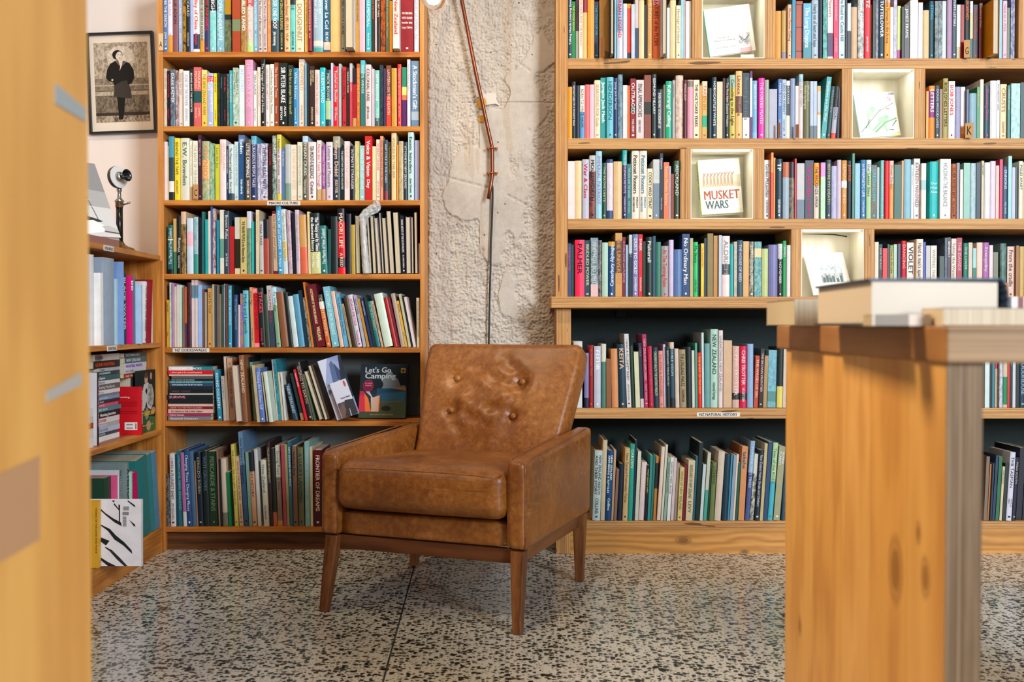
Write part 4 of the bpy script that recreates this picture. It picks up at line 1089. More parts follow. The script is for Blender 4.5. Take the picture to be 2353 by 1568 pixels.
RIGHT_DATA = '''#R1a 133
1304 1313 -25 134 fff u|Talking Hands Listening Eyes|
1313.5 1322 4 184 ec5|THE PAPER ROAD|
1323 1330.5 -6 523 eee p211 b.55-1:998|
1331 1339.5 -14 edc b75|ZEALAND AND THE FRENCH|
1340 1349.5 -10 eb7 543 b0-.27:923|
1350 1365.5 -4 d93 543|
1366 1375 4 135 4ab|THE TWO OF ME|
1377 1399 1 b84 421|
1402 1411 -20 234 ddd k y117 o|
1412 1417.5 -10 9cd fff|
1418 1431 -18 8bd e12 b.6-1:dde|URBAN LEGEND|
1432 1441 9 dde 999|
1441.5 1450 9 e31 fa6 b0-.08:f90 b.88-1:235|
1450.5 1459 10 bcd 899|
1459.5 1467 -5 cbb bcd b.5-1:346|
1468 1480 1 ec9 a53 N|
1480.5 1487 12 222 fe3|
1488 1499 -16 c95 eda N|THE RICH|
1500 1516 -20 e74 932 b0-.2:fab|PLEASURES of the FLESH|
1518 1532 -20 ddd ccc o y121 k|
1533 1539 18 eee ccc|
1540 1553 1 dc9 987|
1554 1564.5 13 edb 876|Heritage of Ireland|
1565 1571 -8 9cd 58a|
1571.5 1575 -6 caa 777|
1576 1589 3 eee bbb|
#R1b 135
1782 1794.5 26 d94 b72|
1796 1806 25 b95 754 b.86-1:889|
1810 1819 11 eb9 655|Mount Camel Calling|
1820 1828 -5 38a dec|
1829 1844 3 a42 fc8 b.05-.07:222 b.44-.46:222 b.85-.87:222|
1845 1864 8 5ac fff b.7-1:389|The Long Dispute|
1865 1880 1 abc 678|Nearly out of heart and hope|
1881 1890 -8 123 e94|
1891 1900.5 -10 5bb eee p276|
1901.5 1914 -12 ecc a76 b.6-.97:425|Flamers|
1916 1927 -18 e15 fcd N|Necroaction|JAY JAY FEENEY
1928 1942 -20 bdd 679|The Road to Castle Hill|
1943 1946 -5 435 bbb|
1947 1955 8 bcd 235 b.5-1:123|
1956 1969 17 ca8 543|
1971 1985 -14 ccc fff p788|Silent Madame|
1986.5 2000 -22 d34 fee N|FITZ|James Edward FitzGerald
2000.5 2003 11 873 443|
2003.5 2011.5 1 122 667|
2012 2018 -5 889 eee p445|
2019 2032 -8 134 fff|TUTTELOWER|
2032.5 2045 -16 e93 654 N b0-.15:eba|Dame Forman In the Arena|
2045.5 2053 17 edc baa|
2053.5 2061 -10 99b ddd pbbd|
2062 2069.5 14 cd7 675 b.82-1:a27|
2070 2077 16 122 555|
2078 2089 12 444 fff N|JANET FRAME|
2091 2109 1 eee bbb|
2110 2120 6 dcd fff|
2121 2134 24 db8 a75|
2135 2146 3 145 5bd N|STING|
2147 2156.5 3 788 eee p333|
2157 2164.5 3 899 eee p233|
2165 2174 3 bcd 667|
2176 2187 -20 a8a ccd|
2188 2197 -10 456 fff N|TOM'S LETTERS|
2198 2207 11 ddc 776 b.78-1:ba8|
2207.5 2215 11 912 dbc|
2216 2228 -12 122 e74|LEGEND|
2228.5 2235 3 cb8 466 b0-.2:ccd b.65-1:155|
2236 2247.5 11 112 c54|His Own Merits|
2248 2257 8 612 eb9|Letters to Grace|
2281 2295 -2 e91 ecb k y124 o|
2296 2302.5 -12 8bd fff|
2303 2313.5 2 dbc b8a|Hand on a Wire|
2314 2320 18 675 bca|
2322 2331 -16 447 ddf p99b|
#R2a 317
1304 1313.5 200 e91 c70|
1314 1322.5 188 122 eee|ADVENTURES OF A MODEST MAN|
1323 1332 197 123 ccc|
1333 1343.5 197 eed 444 b.5-1:59c|BORN TO WRITE MAORI|
1344 1354.5 195 e66 fba|
1355 1365.5 195 ebc b8a|
1366 1379.5 185 edb ca8|SEARCHING FOR Gods|
1380 1393.5 179 299 eff|Jumpin Jack Flash|
1394 1409.5 178 6bc 278|HENDERSON|
1410.5 1419 180 236 dde|Jump Jack for Soul|
1420 1430.5 172 79a dee p467|
1431.5 1441.5 196 edd 987|
1442 1447.5 197 e62 fb8|
1448.5 1461 181 811 fff N b.45-.55:222|OUTRAGED|PAUL HENRY
1462 1479.5 184 dcc 555 N|FINAL APPROACHES|GERALD HENSLEY
1480.5 1496 173 843 c97 b.42-.62:221|
1498 1508 171 233 fff N|EDMUND HILLARY|
1508.5 1524 206 123 eee w|SHAUN HIGHWAY EXTRAORDINARY LIFE|
1524.5 1529 195 774 994|
1530 1544.5 187 2a8 fff|Kahurangi Calling|
1545 1551.5 185 aaa 743|swamp fever|
1552.5 1569.5 174 dcb a86 pb98|
1570 1578.5 184 512 ecb|ANGUISH|
1579.5 1592.5 184 d9a b78 b.02-.12:776|
1593.5 1607 184 edb 334 N|THE HOLYOAKE YEARS|
1607.5 1613 197 d94 643|
1613.5 1625 187 ca5 d63 b.6-.8:2a7 b0-.25:dca|TAKEN IN|
1626 1636 203 122 cde|
1636.5 1646.5 178 134 fff|HORNCASTLE'S WHITE|
1647 1660.5 188 dca ba8|
1661 1666 180 221 c33|A MAJESTIC RESPECT|
1666.5 1675.5 181 122 eee|The First New Zealand Whalers|
1676.5 1689.5 173 cb5 543 b0-.2:9ba|Consulting to the Light|
1690.5 1705 164 eb7 855 b.37-.62:754|Licence to Care|
1706.5 1722.5 168 eee 777 b0-.68:134|Roaring Forties|
1723 1728.5 164 526 eee b.1-.68:dde|
1729 1739.5 186 7ac eff N b.9-1:8bd|BELICH NYT|
1743 1756.5 180 e3a fce|THE FORTIES PLATES|
1757 1766.5 184 9a9 777|
1767.5 1785.5 205 aab 445|
1788 1797 182 36a eef N|MARK INGLIS|NO MEAN FEAT
1797.5 1806.5 183 abc 246 N|LEGS ON EVEREST|mark inglis
1807 1815 186 222 eee b0-.08:ddd b.6-1:edb|BACKYARDS|
1816 1826.5 181 89b ccd|
1827.5 1835 198 dcc 999|
1836 1845 171 dcc 9aa b0-.12:9cd|SAND BETWEEN|
1846 1860.5 187 664 cca|Weekend/Anthropologist|
1861.5 1869 187 abd 988 b.78-1:567|
1869.5 1877 187 abd 988 b.78-1:567|
1878 1885.5 198 e93 ddd b.1-.5:bbb b.55-1:edc|
1886.5 1897.5 177 299 eef l13|Shadows on the Wall|
1898.5 1907.5 199 244 9aa l11|WHOLE MEN|
1909 1919.5 199 aab 556 N l9 b0-.4:222 b.9-1:d43|BRUCE JESSON|
1920.5 1929 201 223 444 l5|
#R2b 317
2128 2133.5 210 d93 543|
2134.5 2147.5 198 e82 fff b.1-.6:837|LETTERS|
2148.5 2158.5 197 345 dde|DOUG WOOD LIVES|
2159 2165.5 205 864 321|
2166.5 2178 181 a95 222 N|BOB JONES LETTERS|
2179.5 2193.5 187 eee d12 N|BOB JONES|
2194.5 2206.5 200 99b bbc|CREEDS|
2207.5 2217 200 edd c9a b.75-1:e95|
2218 2225.5 206 568 aab|
2227 2243.5 215 8ab 456|
2244.5 2251 200 385 ec7|Walking home|
2251.5 2259.5 183 edc 888|
2261 2273.5 197 245 d58|Shooting Stars|
2274.5 2289.5 186 ddd 666|
2290 2296.5 185 dde 334|NO ORDINARY DEAL|
2298 2312.5 194 ec9 a86|CRUSTS|GANNAWAY
2313.5 2321 197 277 dfe|Condition of Houses|
2323 2343.5 192 bdd 356 p8bb|
2344.5 2356 190 244 999|
#R3a 502
1304 1320.5 371 edd ca9|
1321 1336.5 370 ec9 b97|
1338 1353.5 367 bbc c25|War & Class|
1354.5 1368.5 358 434 322 p942 b0-.25:bbb|MOLESWORTH|
1369.5 1383 348 9cd a8b|IMPERIAL PATRIOT|
1383.5 1393.5 375 143 bc9|THE PATHS UNITE|
1394.5 1408.5 367 247 eee b.06-.86:dcd|THE VOTE the PILL and the DEMON DRINK|
1409.5 1430 372 db8 754|
1430.5 1440.5 346 225 ece b0-.22:2aa|THE GENTLEMAN'S INSTITUTE|DARREN INCE
1441 1450.5 377 277 bdd N|THE LION AND THE WEASEL|DAVID MCGILL
1451.5 1468.5 347 edc 222|Petticoat Pioneers|MIRIAM/MACGREGOR
1469.5 1486.5 347 edc 28a|Petticoat Pioneers|MIRIAM/MACGREGOR
1487.5 1500.5 388 edb 332|COOK'S WILD STRAIT|
1501 1516 367 789 cdd b0-.4:ccc|ROSALIE/MUTUAL|
1516.5 1523.5 353 234 eef|Captains|Gavin McLean
1525 1537.5 373 e74 fdb|Twelve Months Sunrise|
1538 1541.5 382 bbd 666|
1542 1548.5 400 842 421|
1549.5 1562 370 343 eee b0-.2:465|AUCKLAND|
#R3b 502
1756 1769 368 ddd 566 N|Gordon McLauchlan|A LIFE'S SENTENCES
1769.5 1777 351 e41 fda N b0-.3:e83|EERIES|
1777.5 1781.5 363 d93 864|
1782.5 1797.5 366 134 eee|TP|NORTHERN MAN
1798.5 1813 373 9ab 555 b0-.27:b64|
1813.5 1825.5 373 876 eee p443 b0-.28:223|
1826 1830 365 c23 fdc|
1831 1848.5 376 bbb 899 b.65-1:678|
1850 1869 369 234 c37 N|The Sixth Man|James McNeish
1870 1881.5 375 ca5 322 b0-.4:e92 b.4-1:dcb|THE MACKENZIE AFFAIR|
1886 1896.5 374 bdc 366 pad9 b0-.25:c8c|
1898.5 1909.5 368 345 cc8|BEFORE MY DEATH|
1910.5 1922.5 382 bbd 88a paac|
1923.5 1932.5 368 cbc 999|
1933.5 1945.5 369 c83 edb b.35-.47:eee|LEAGUE PASSING|
1946.5 1956.5 370 123 f73|JUSTICE|
1957 1963.5 353 376 bb5|
1964.5 1976 376 8bc cee|
1977.5 1989.5 368 37a eef N|an ENERGETIC LIFE|Colin Maiden
1990 2001.5 368 ac9 344 b0-.2:cdd|Our Lesser Stars|
2002 2014.5 380 443 5cd p653|GREENHORN|
2015 2021.5 385 9bc dee pabb|
2022.5 2031.5 369 7bb cee|MY FATHER'S SHADOW|
2032 2042.5 370 e12 911|
2043.5 2053 370 dba 987 b.4-1:d95|Water Dances|
2054.5 2071 379 154 ccc|
2071.5 2076 370 c96 654|
2077 2092.5 367 8bc 9cd|
2093.5 2098.5 379 eee 555|A WORLD AWAY|
2099.5 2113.5 365 ccc 977 N b.3-.7:edd|KATHLEEN MANSFIELD|
2114.5 2127.5 376 edc ba8 b.3-.48:9bb|
2136 2154 372 2bb eff w|Our/New/Zealand|
2160 2184 366 eed 99a|HOLDING THE BALANCE|
2185.5 2197 377 a52 432 N|SILVER RAVEN BAY|Guy Lennard
2198 2204.5 375 889 bbc|
2205 2212.5 390 edc a98|
2214 2228.5 375 8ba acb|
2229.5 2241.5 376 bcc 699 p9bc|
2243 2253.5 375 134 dde|
2254 2260.5 370 cb9 443|HISTORY|
2261.5 2274.5 374 ddd bbb|
2275 2287 371 dcd 999|
2288 2295.5 381 eba 876|
2296 2303.5 367 c25 ecd|
2304.5 2314.5 383 357 def N|ENNONS|PAUL MOON
2315 2324.5 359 9cc cee|
2325.5 2332.5 385 bbd 779|
2333.5 2338.5 383 243 cde|
2339.5 2350 371 ddc 555|POLES APART|
2350.5 2357 373 da7 765|
#R4a 682
1305 1312.5 560 447 e57|A Daughter's Tale|
1313 1320.5 563 154 497|
1321.5 1343 552 f25 412 N|PALMER|
1343.5 1356.5 553 245 bc9|BRIDLED POWER|
1357.5 1374.5 547 577 ccc p9ab b.78-1:dbb|AND NOT TO YIELD|
1375 1383 553 888 eee p333|
1383.5 1397 558 acb 677|
1398 1413 556 147 def u b0-.08:c93|Canterbury Alpinage|
1414 1429.5 536 c95 c95 b.12-.62:643|THE UNIVERSITY|
1430 1437.5 545 713 dab|A CHALLENGE with PURPOSE|
1438 1444.5 563 9bd def|
1445.5 1452.5 540 134 ccc N b0-.3:bcc|NEVILLE PEAT|
1453.5 1466.5 539 77a eee N|DUST TO GOLD|JOHN PERRIAM
1467.5 1476.5 539 d12 fff N|SHREK|THE STORY OF A KIWI ICON
1477 1483.5 555 132 784|
1484.5 1499.5 545 122 ddd N|Piakerall|
1500.5 1506.5 543 256 8bb|
1507.5 1518.5 557 376 598|
1519.5 1536 566 999 d43|At The Turning Point|
1537.5 1547.5 552 cbd 999|
1548.5 1566.5 574 57a 246|
1567.5 1584.5 538 247 eee|No Ordinary Man|
1585.5 1592.5 548 ba7 543|
1593.5 1603.5 557 2b6 143|My Story|LOVELL TALE
1604.5 1609.5 562 134 cb4 p245|
1610.5 1617.5 560 fc3 e42|The Elephant Man|
1618 1624.5 548 134 ccd|
1625.5 1638.5 537 874 ca8|
1639.5 1650.5 542 b84 654|
1651.5 1658.5 541 bcd 9ac|
1659.5 1676.5 543 edd 999 N b.46-.63:555|ALDRICH|
1677.5 1685.5 562 2aa eff|
1686.5 1693.5 556 cba 544 paa9|
1694.5 1706.5 553 356 dde|THE HOUSE OF REED|
1707.5 1720.5 555 da6 432|
1721.5 1732.5 556 554 eee paa9|JUMPED FOOTSLOGGER|
1733.5 1749.5 556 389 eed p8ba b.12-.28:dc9|
1750.5 1764.5 572 bc8 776|
1765.5 1786.5 563 77a aac|
1787.5 1797.5 561 222 eee b0-.28:ccc|BLACK NOVEMBER|
1798.5 1806.5 554 295 dfe|CRIMES|
1807.5 1817.5 564 ddd 999|
#R4b 682
2009.5 2018.5 557 edc 998 b.8-1:ec9|
2019.5 2027 562 122 cdc|SAVE THE ROO|
2028 2038.5 571 d22 fdc|
2039 2043.5 562 134 dde|
2044.5 2052.5 564 ba6 554 b0-.06:6a5|Close to the Lake|
2053.5 2061.5 562 acb 678|
2062 2069 561 346 b67|
2071 2082 554 b12 fbb|DANCING|
2083.5 2101.5 558 edc 345|VIOLET|
2103.5 2120.5 550 edc 777|Hand a man's sparrow|
2121.5 2126.5 557 34a ccf|
2127.5 2137 565 bbb 877|
2138.5 2152 565 edc aaa|WAITING THE CUE|
2159 2169.5 589 344 ddd|
2170.5 2176 547 567 bcd p345|
2176.5 2184 546 423 fff N|BENEDICT|
2185.5 2197 549 dcb 777|Taking the Waters|
2198 2210 547 a13 ecd|THE DAVIDS|
2213 2223.5 559 276 cdc|THE LOVER|
2225 2234 558 cba 988|
2235.5 2242.5 571 276 dee b0-.4:9cc|
2243.5 2257 558 ecb a44|
2258 2271.5 558 a6a dcd|Tranquility|
2272.5 2281 564 dcc a98|
2282 2293 580 776 bb9|
2298 2311.5 560 688 cc9 p465|
2314 2331 567 dba 655|From the cradle|
2332.5 2341 565 963 743|
2342 2352.5 567 ca6 654|
#R5a 938
1318 1338 785 ccc aaa|
1343 1353 812 77a 346 b.82-1:224|
1354 1363.5 794 911 c65|In Seventh Time|
1365 1380.5 796 bbc eee w|FLEUR|
1382 1392.5 791 476 bbb b0-.28:ccb|
1393.5 1405.5 826 853 532 l-3|
1406.5 1421.5 802 c85 643 l-6|
1423 1439.5 791 134 db9 l-7|KEITA|
1441 1451 768 ccc 733 l-7|I WAS A PLUNKET BABY|JIM SULLIVAN
1451.5 1459.5 795 132 ba8 l-6|
1461 1471.5 809 cca aaa l-5|
1472.5 1480 789 123 a68 l-6 b.86-1:cbb|TAKA|
1481.5 1490.5 769 a25 dbb l-6|NEW ZEALAND EXPLORERS|PHILIP TEMPLE
1492 1502.5 796 a13 d57 l-5|CHANCE IS A FINE THING|PHILIP TEMPLE
1503.5 1514.5 799 134 cda l-4|CHILDREN'S HEALTH THE NATION'S WEALTH|
1515.5 1525.5 807 d87 966 l-3|PAUPERS & PROVIDERS|
1526.5 1531.5 792 bbd 666 l-3|
1532.5 1540.5 797 122 bbb N l-3|BERNARD FERGUSSON|
1541.5 1551 787 245 bcc l-3 b0-.1:cba b.85-1:122|DOUBLE VISION|
1552.5 1561.5 802 cba a97 l-3|
1563 1577.5 804 986 432 l-3|THE LYALLDALE WALTZ|THOMPSON
1578.5 1589.5 798 122 778 l-2|
1591 1597.5 806 ccb 988 l-2|
1598.5 1603.5 789 498 9cc l-2|
1604.5 1612.5 811 d21 fb4 l-2|THE SPIRIT OF THE PAST|
1613.5 1618.5 765 bcc 788 l-2|
1620 1631.5 790 699 355 l-1|
1632.5 1649.5 757 acb 355|NEW ZEALAND|Industrial Heritage
1651 1660.5 760 dcc 777|UNEARTHING NEW ZEALAND|
1662 1681.5 783 ca8 754|
1683 1698.5 796 ca9 ecc N b.76-.87:333|CHRIS TROTTER|
1700 1715.5 796 c14 ecc N b.76-.87:333|CHRIS TROTTER|NO LEFT TURN
1717 1730.5 791 8ac 456|
1732 1742.5 818 b42 ecb l4|THE WAGES OF SIN|
1743.5 1752 802 211 ecc l4|THE BROWN FRONTIER|
1753 1761.5 818 a85 433 l4|
1763 1783 805 69a 9bb l3 p7bc b.72-.9:588|
1784.5 1797.5 798 122 ccb l2 b.65-1:dc6|
1798.5 1806 803 cba 999|
#R5b 938
2263 2273.5 792 cdd 567|
2274 2279 795 122 ddd|
2279.5 2285.5 790 378 bcc|
2286.5 2292.5 800 ca8 543 b0-.35:c33|
2293.5 2303.5 790 ccd 888 p99a|
2304.5 2314 796 cb9 876 b.5-.95:285|
2314.5 2320 790 c22 fc5|
2320.5 2326 788 122 5ba|FIERS & BULLYBOYS|
2326.5 2333.5 793 ccc 888|
2334 2341 797 122 9aa|
2342 2356 790 134 9ab N|A J WOODHOUSE|
#R6a 1197
1361 1378.5 1036 bcc 455 l6|NEW ZEALAND INSECTS/AND THEIR STORY|COLLINS
1379.5 1389.5 1012 cb9 876 l6|
1390.5 1403.5 1036 147 dee l6|NEW ZEALAND/AMPHIBIANS & REPTILES|Collins
1404.5 1410 1035 b97 654 l6|
1410.5 1416.5 1080 865 433 l6|
1417.5 1428.5 1067 123 899 l6|
1430 1441.5 1031 ca7 543 l6|New Zealand Freshwater Fishes|
1442.5 1452.5 1021 298 dec l6|GARDEN|
1453.5 1457.5 1012 134 cde l6|
1458.5 1466.5 1038 ccb 9bb l7|
1467.5 1479.5 1063 dcc baa l7|
1481 1486.5 1070 112 dd5 l6|WHAT GRASS IS THAT?|
1487.5 1493.5 1047 388 134 l7|
1494.5 1499.5 1045 276 9cb l7|
1500.5 1506.5 1050 b73 322 l7 b.1-.5:222|
1509 1517.5 1028 dcb 998 l11|
1518.5 1523.5 1023 ccb 9aa l11|
1524.5 1530.5 1052 8a9 233 l10|GROWING ALPINE PLANTS|
1532 1539.5 1052 ddd 333 l9|GARDEN WEED BOOK|
1541 1547.5 1054 cbb 999 l8|
1548.5 1555.5 1065 987 554 l7|
1556.5 1566.5 1075 cb7 553 l6|WILDS OF NEW ZEALAND|
1567.5 1573.5 1070 712 b66 l6|
1575 1590.5 1059 cb9 564 l7|GRASSLANDS OF NEW ZEALAND|LEVY
1591.5 1596.5 1050 267 9bc l8|
1597.5 1606.5 1018 122 556 l8|
1607.5 1614.5 1068 bcc 9bb l8|
1616 1623.5 1041 bba 577 l10 b.55-1:498|
1624.5 1628.5 1066 132 9a8 l8|
1629.5 1639.5 1063 674 332 l7|LICHENS|
1641 1655.5 1038 cba eec l10|
1658 1670.5 1043 134 cb7 l8|
1671.5 1675.5 1046 38a cde l8|
1676.5 1683.5 1047 89a bcc l9|
1684 1688.5 1045 dcb 999 l9|
1689.5 1694.5 1064 154 8b6 l7|
1696 1709.5 1027 c85 357 l9|takahe|
1711.5 1721.5 1014 458 cde l13 b0-.4:8ac|TOMORROW'S TREES|
1722.5 1731.5 1044 443 bba l11 b0-.3:ccb pccb|
1733.5 1744.5 1035 123 ccd l11|New Zealand Native Shrubs and Climbers|
1745.5 1752.5 1020 ba7 654 l11|
1753.5 1762.5 1016 246 bcd l12|
1763.5 1774.5 1018 4ab 577 l13 b0-.5:ac9|Tales of the RIVER|
1777 1791.5 1027 997 ddd l13|ALPINE/PLANTS|
1795 1803 1035 245 b87 l8|
#R6b 1197
2260 2267.5 1050 765 aa9 l6|
2268.5 2272.5 1067 b74 432 l6|
2273.5 2278.5 1065 134 a86 l6|
2279.5 2285.5 1047 235 bcd l8|
2287 2294.5 1050 264 9cb l8|
2296 2301.5 1073 cb9 654 l7|SUBSTANCES|
2302.5 2310 1065 122 788 l7|
2311.5 2323.5 1040 ccd 222 l9|THE TASMAN|NEVILLE/PEAT
2324.5 2333 1052 223 cba l8|WILD SOUTH|
2334 2347 1030 112 bbc l9|
2348.5 2356 1030 112 777 l9|'''
SIDE_DATA = '''#S2 790
207 217 586 ddd aaa i|
217.5 238 627 eee aaa|
239 263 594 9ab 567|
264 272 642 acd fff|
273 282 601 79c eff o|
283 291 627 234 ddd|BLACK WATER|
298 306.5 635 d17 fff N|BB|
307 311.5 635 578 def|
325 328 656 ace 9bd o|
329 335 648 ddd 777 l3|Notes from the South
336.5 343 642 812 fff o|
345 351 644 eee 777|
#S4 1215
240 256 1097 243 aaa i|
257 262 1097 d58 711|
268 275 1095 ddd 465|
288 297 1064 788 223|A HISTORY BOOK
298 305 1085 adc 577|
311 321 1086 b15 ecc l-6|
324 347 1056 277 9cc l-20|
348 358 1048 288 9cc l-22|
359 368 1039 58a def l-10|'''
for dta in (LEFT_DATA, RIGHT_DATA, SIDE_DATA): shelf_books(dta)

def book_label(b):
    adj = 'slim ' if b['w'] < 0.012 else ('thick ' if b['w'] > 0.027 else '')
    col = cname(b['col']); t = b['title'].replace('/', ' ').strip()
    ph = PHR[b['row']]
    if t and 'N' not in b['opts'] and 1 <= len(t.split()) <= 5 and len(t) > 2:
        s = '%s%s book titled %s on %s' % (adj, col, t, ph)
    elif 'k' in b['opts']:
        s = '%s%s book with page edges outward, %s from left on %s' % (adj, col, ordinal(b['idx']), ph)
    else:
        s = '%s%s book, %s lettering, %s from left on %s' % (adj, col, cname(b['tc']), ordinal(b['idx']), ph)
    if not t and 'k' not in b['opts']:
        s = '%s%s %sbook, %s from left on %s' % (adj, col, 'picture-spined ' if b['photo'] else '', ordinal(b['idx']), ph)
    return s
BOOKS.sort(key=lambda b: -b['vis'])
KEEP = 330
used = {}
stuff = {}
def smat(table, lst, m):
    if m not in table: table[m] = len(lst); lst.append(m)
    return table[m]
s_cov, s_tab, s_lst = MB(), {}, []
t_mb, t_tab, t_lst = MB(), {}, []
pg_mb = MB()
for i, b in enumerate(BOOKS):
    has_t = bool(b['title'] or b['author'])
    if i < KEEP:
        mats = [cover(b['col'], b['photo'])]; bd = []
        for f0, f1, c in b['bands']: mats.append(cover(c)); bd.append((f0, f1, len(mats) - 1))
        mb = MB(); tb = book_shape(mb, 0, b['w'], b['h'], b['d'], bd, b['hard'], b['bul'], 'k' in b['opts'])
        o = mb.build('book', mats)
        o.matrix_world = b['M']
        lab = book_label(b)
        if lab.lower() in used: lab = lab.replace(' book ', ' book, %s from left, ' % ordinal(b['idx']), 1)
        if len(lab.split()) > 16: lab = lab.replace('slim ', '', 1).replace('thick ', '', 1).replace('picture-spined ', '')
        used[lab.lower()] = 1
        tag(o, lab, 'book', 'books on the ' + PHR[b['row']].replace("'s", ''))
        pm = MB(); page_shape(pm, 0, b['w'], b['h'], b['d'], tb, b['hard'], 'k' in b['opts'])
        pm.build('page_block', paper_mat(), o, local=True)
        if has_t and 'k' not in b['opts']:
            tm = MB(); spine_text(tm, b['w'], b['h'], b['bul'], b['title'], b['author'], b['opts'], opts_bands=b['bands'])
            tm.build('title', ink(b['tc']), o, local=True)
    else:
        bd = [(f0, f1, smat(s_tab, s_lst, cover(c))) for f0, f1, c in b['bands']]
        tb = book_shape(s_cov, smat(s_tab, s_lst, cover(b['col'], b['photo'])), b['w'], b['h'], b['d'], bd, b['hard'], b['bul'], 'k' in b['opts'], b['M'])
        page_shape(pg_mb, 0, b['w'], b['h'], b['d'], tb, b['hard'], 'k' in b['opts'], b['M'])
        if has_t and 'k' not in b['opts']:
            spine_text(t_mb, b['w'], b['h'], b['bul'], b['title'], b['author'], b['opts'], smat(t_tab, t_lst, ink(b['tc'])), b['M'], b['bands'])
so = s_cov.build('thin_books', s_lst)
tag(so, 'remaining thin books filling the gaps between the larger books on all shelves', 'books', kind='stuff')
q = pg_mb.build('page_blocks', paper_mat(), so); q['kind'] = 'stuff'
q = t_mb.build('titles', t_lst, so); q['kind'] = 'stuff'
# ------------------------------------------------------------------ leather armchair
def leather():
    m, nt, p = nodes('worn_tan_leather')
    vec = coords(nt)
    a = noise_n(nt, vec, 3.2, 3, 0.6, 0.3); b = noise_n(nt, vec, 55, 6, 0.7); c = noise_n(nt, vec, 380, 3, 0.6)
    f = math_n(nt, 'ADD', math_n(nt, 'MULTIPLY', a, 0.5), math_n(nt, 'MULTIPLY', b, 0.5))
    r = ramp(nt, [(0.30, lin('643612')), (0.45, lin('824a1b')), (0.56, lin('9b6028')), (0.72, lin('bd8852'))])
    nt.links.new(f, r.inputs[0]); col = r.outputs[0]
    for sc, rot in ((26, 0.5), (31, -0.9), (22, 1.4)):
        t = N(nt, 'ShaderNodeTexCoord'); mp = N(nt, 'ShaderNodeMapping'); nt.links.new(t.outputs['Object'], mp.inputs['Vector'])
        mp.inputs['Rotation'].default_value = (rot, rot * 0.7, rot); mp.inputs['Scale'].default_value = (1, 0.12, 1)
        s = noise_n(nt, mp.outputs[0], sc * 5, 2, 0.5, 0.6)
        k = math_n(nt, 'MULTIPLY', math_n(nt, 'SUBTRACT', s, 0.68), 10.0, True)
        col = mix(nt, math_n(nt, 'MULTIPLY', k, 0.3), col, lin('cf9d6c'))
    nt.links.new(col, p.inputs['Base Color'])
    nt.links.new(math_n(nt, 'ADD', math_n(nt, 'MULTIPLY', b, 0.30), 0.20), p.inputs['Roughness'])
    p.inputs['Specular IOR Level'].default_value = 0.5
    h = math_n(nt, 'ADD', math_n(nt, 'MULTIPLY', c, 0.6), math_n(nt, 'MULTIPLY', b, 0.4))
    bump(nt, p, h, 0.12, 0.001)
    return m
lea = leather()
lea_dark = leather(); 
walnut = wood('walnut_frame', '9a6236', '5a3216', 'z', 140, 0.35, 0.7, 2.0)
walnut_x = wood('walnut_rail', '7d4a26', '4a2812', 'x', 140, 0.4, 0.7, 2.0)
fl, fr, br, bl_ = at_z(746, 1405, 0), at_z(1190, 1458, 0), at_z(1332, 1336, 0), at_z(951, 1300, 0)
cc = (fl + fr + br + bl_) / 4
ux_ = ((fr - fl) + (br - bl_)).normalized()
rz = math.atan2(ux_.y, ux_.x)
chair = thing('armchair', 'tan worn leather armchair with buttoned back and tapered walnut legs, on the terrazzo floor', 'armchair', (cc.x, cc.y, 0), rz)
W2, DEP = 0.322, 0.635
FV0 = -0.315
FV = FV0 + 0.034                                  # local v of the front plane
def rounded_box(hx, hy, hz, r, n, fn=None):
    bm = bmesh.new(); bmesh.ops.create_cube(bm, size=2)
    bmesh.ops.subdivide_edges(bm, edges=bm.edges[:], cuts=n, use_grid_fill=True)
    for v in bm.verts:
        q = Vector((v.co.x * hx, v.co.y * hy, v.co.z * hz))
        inn = Vector((max(-hx + r, min(hx - r, q.x)), max(-hy + r, min(hy - r, q.y)), max(-hz + r, min(hz - r, q.z))))
        d = q - inn
        if d.length > 1e-9: q = inn + d.normalized() * r * min(1.0, max(abs(d.x), abs(d.y), abs(d.z)) / r)
        v.co = fn(q, v.co) if fn else q
    return bm
def bm_obj(bm, name, mat, parent, smooth=True):
    me = bpy.data.meshes.new(name); bm.to_mesh(me); bm.free()
    me.materials.append(mat)
    if smooth: me.polygons.foreach_set('use_smooth', [True] * len(me.polygons))
    o = bpy.data.objects.new(name, me); COL.objects.link(o); o.parent = parent
    return o
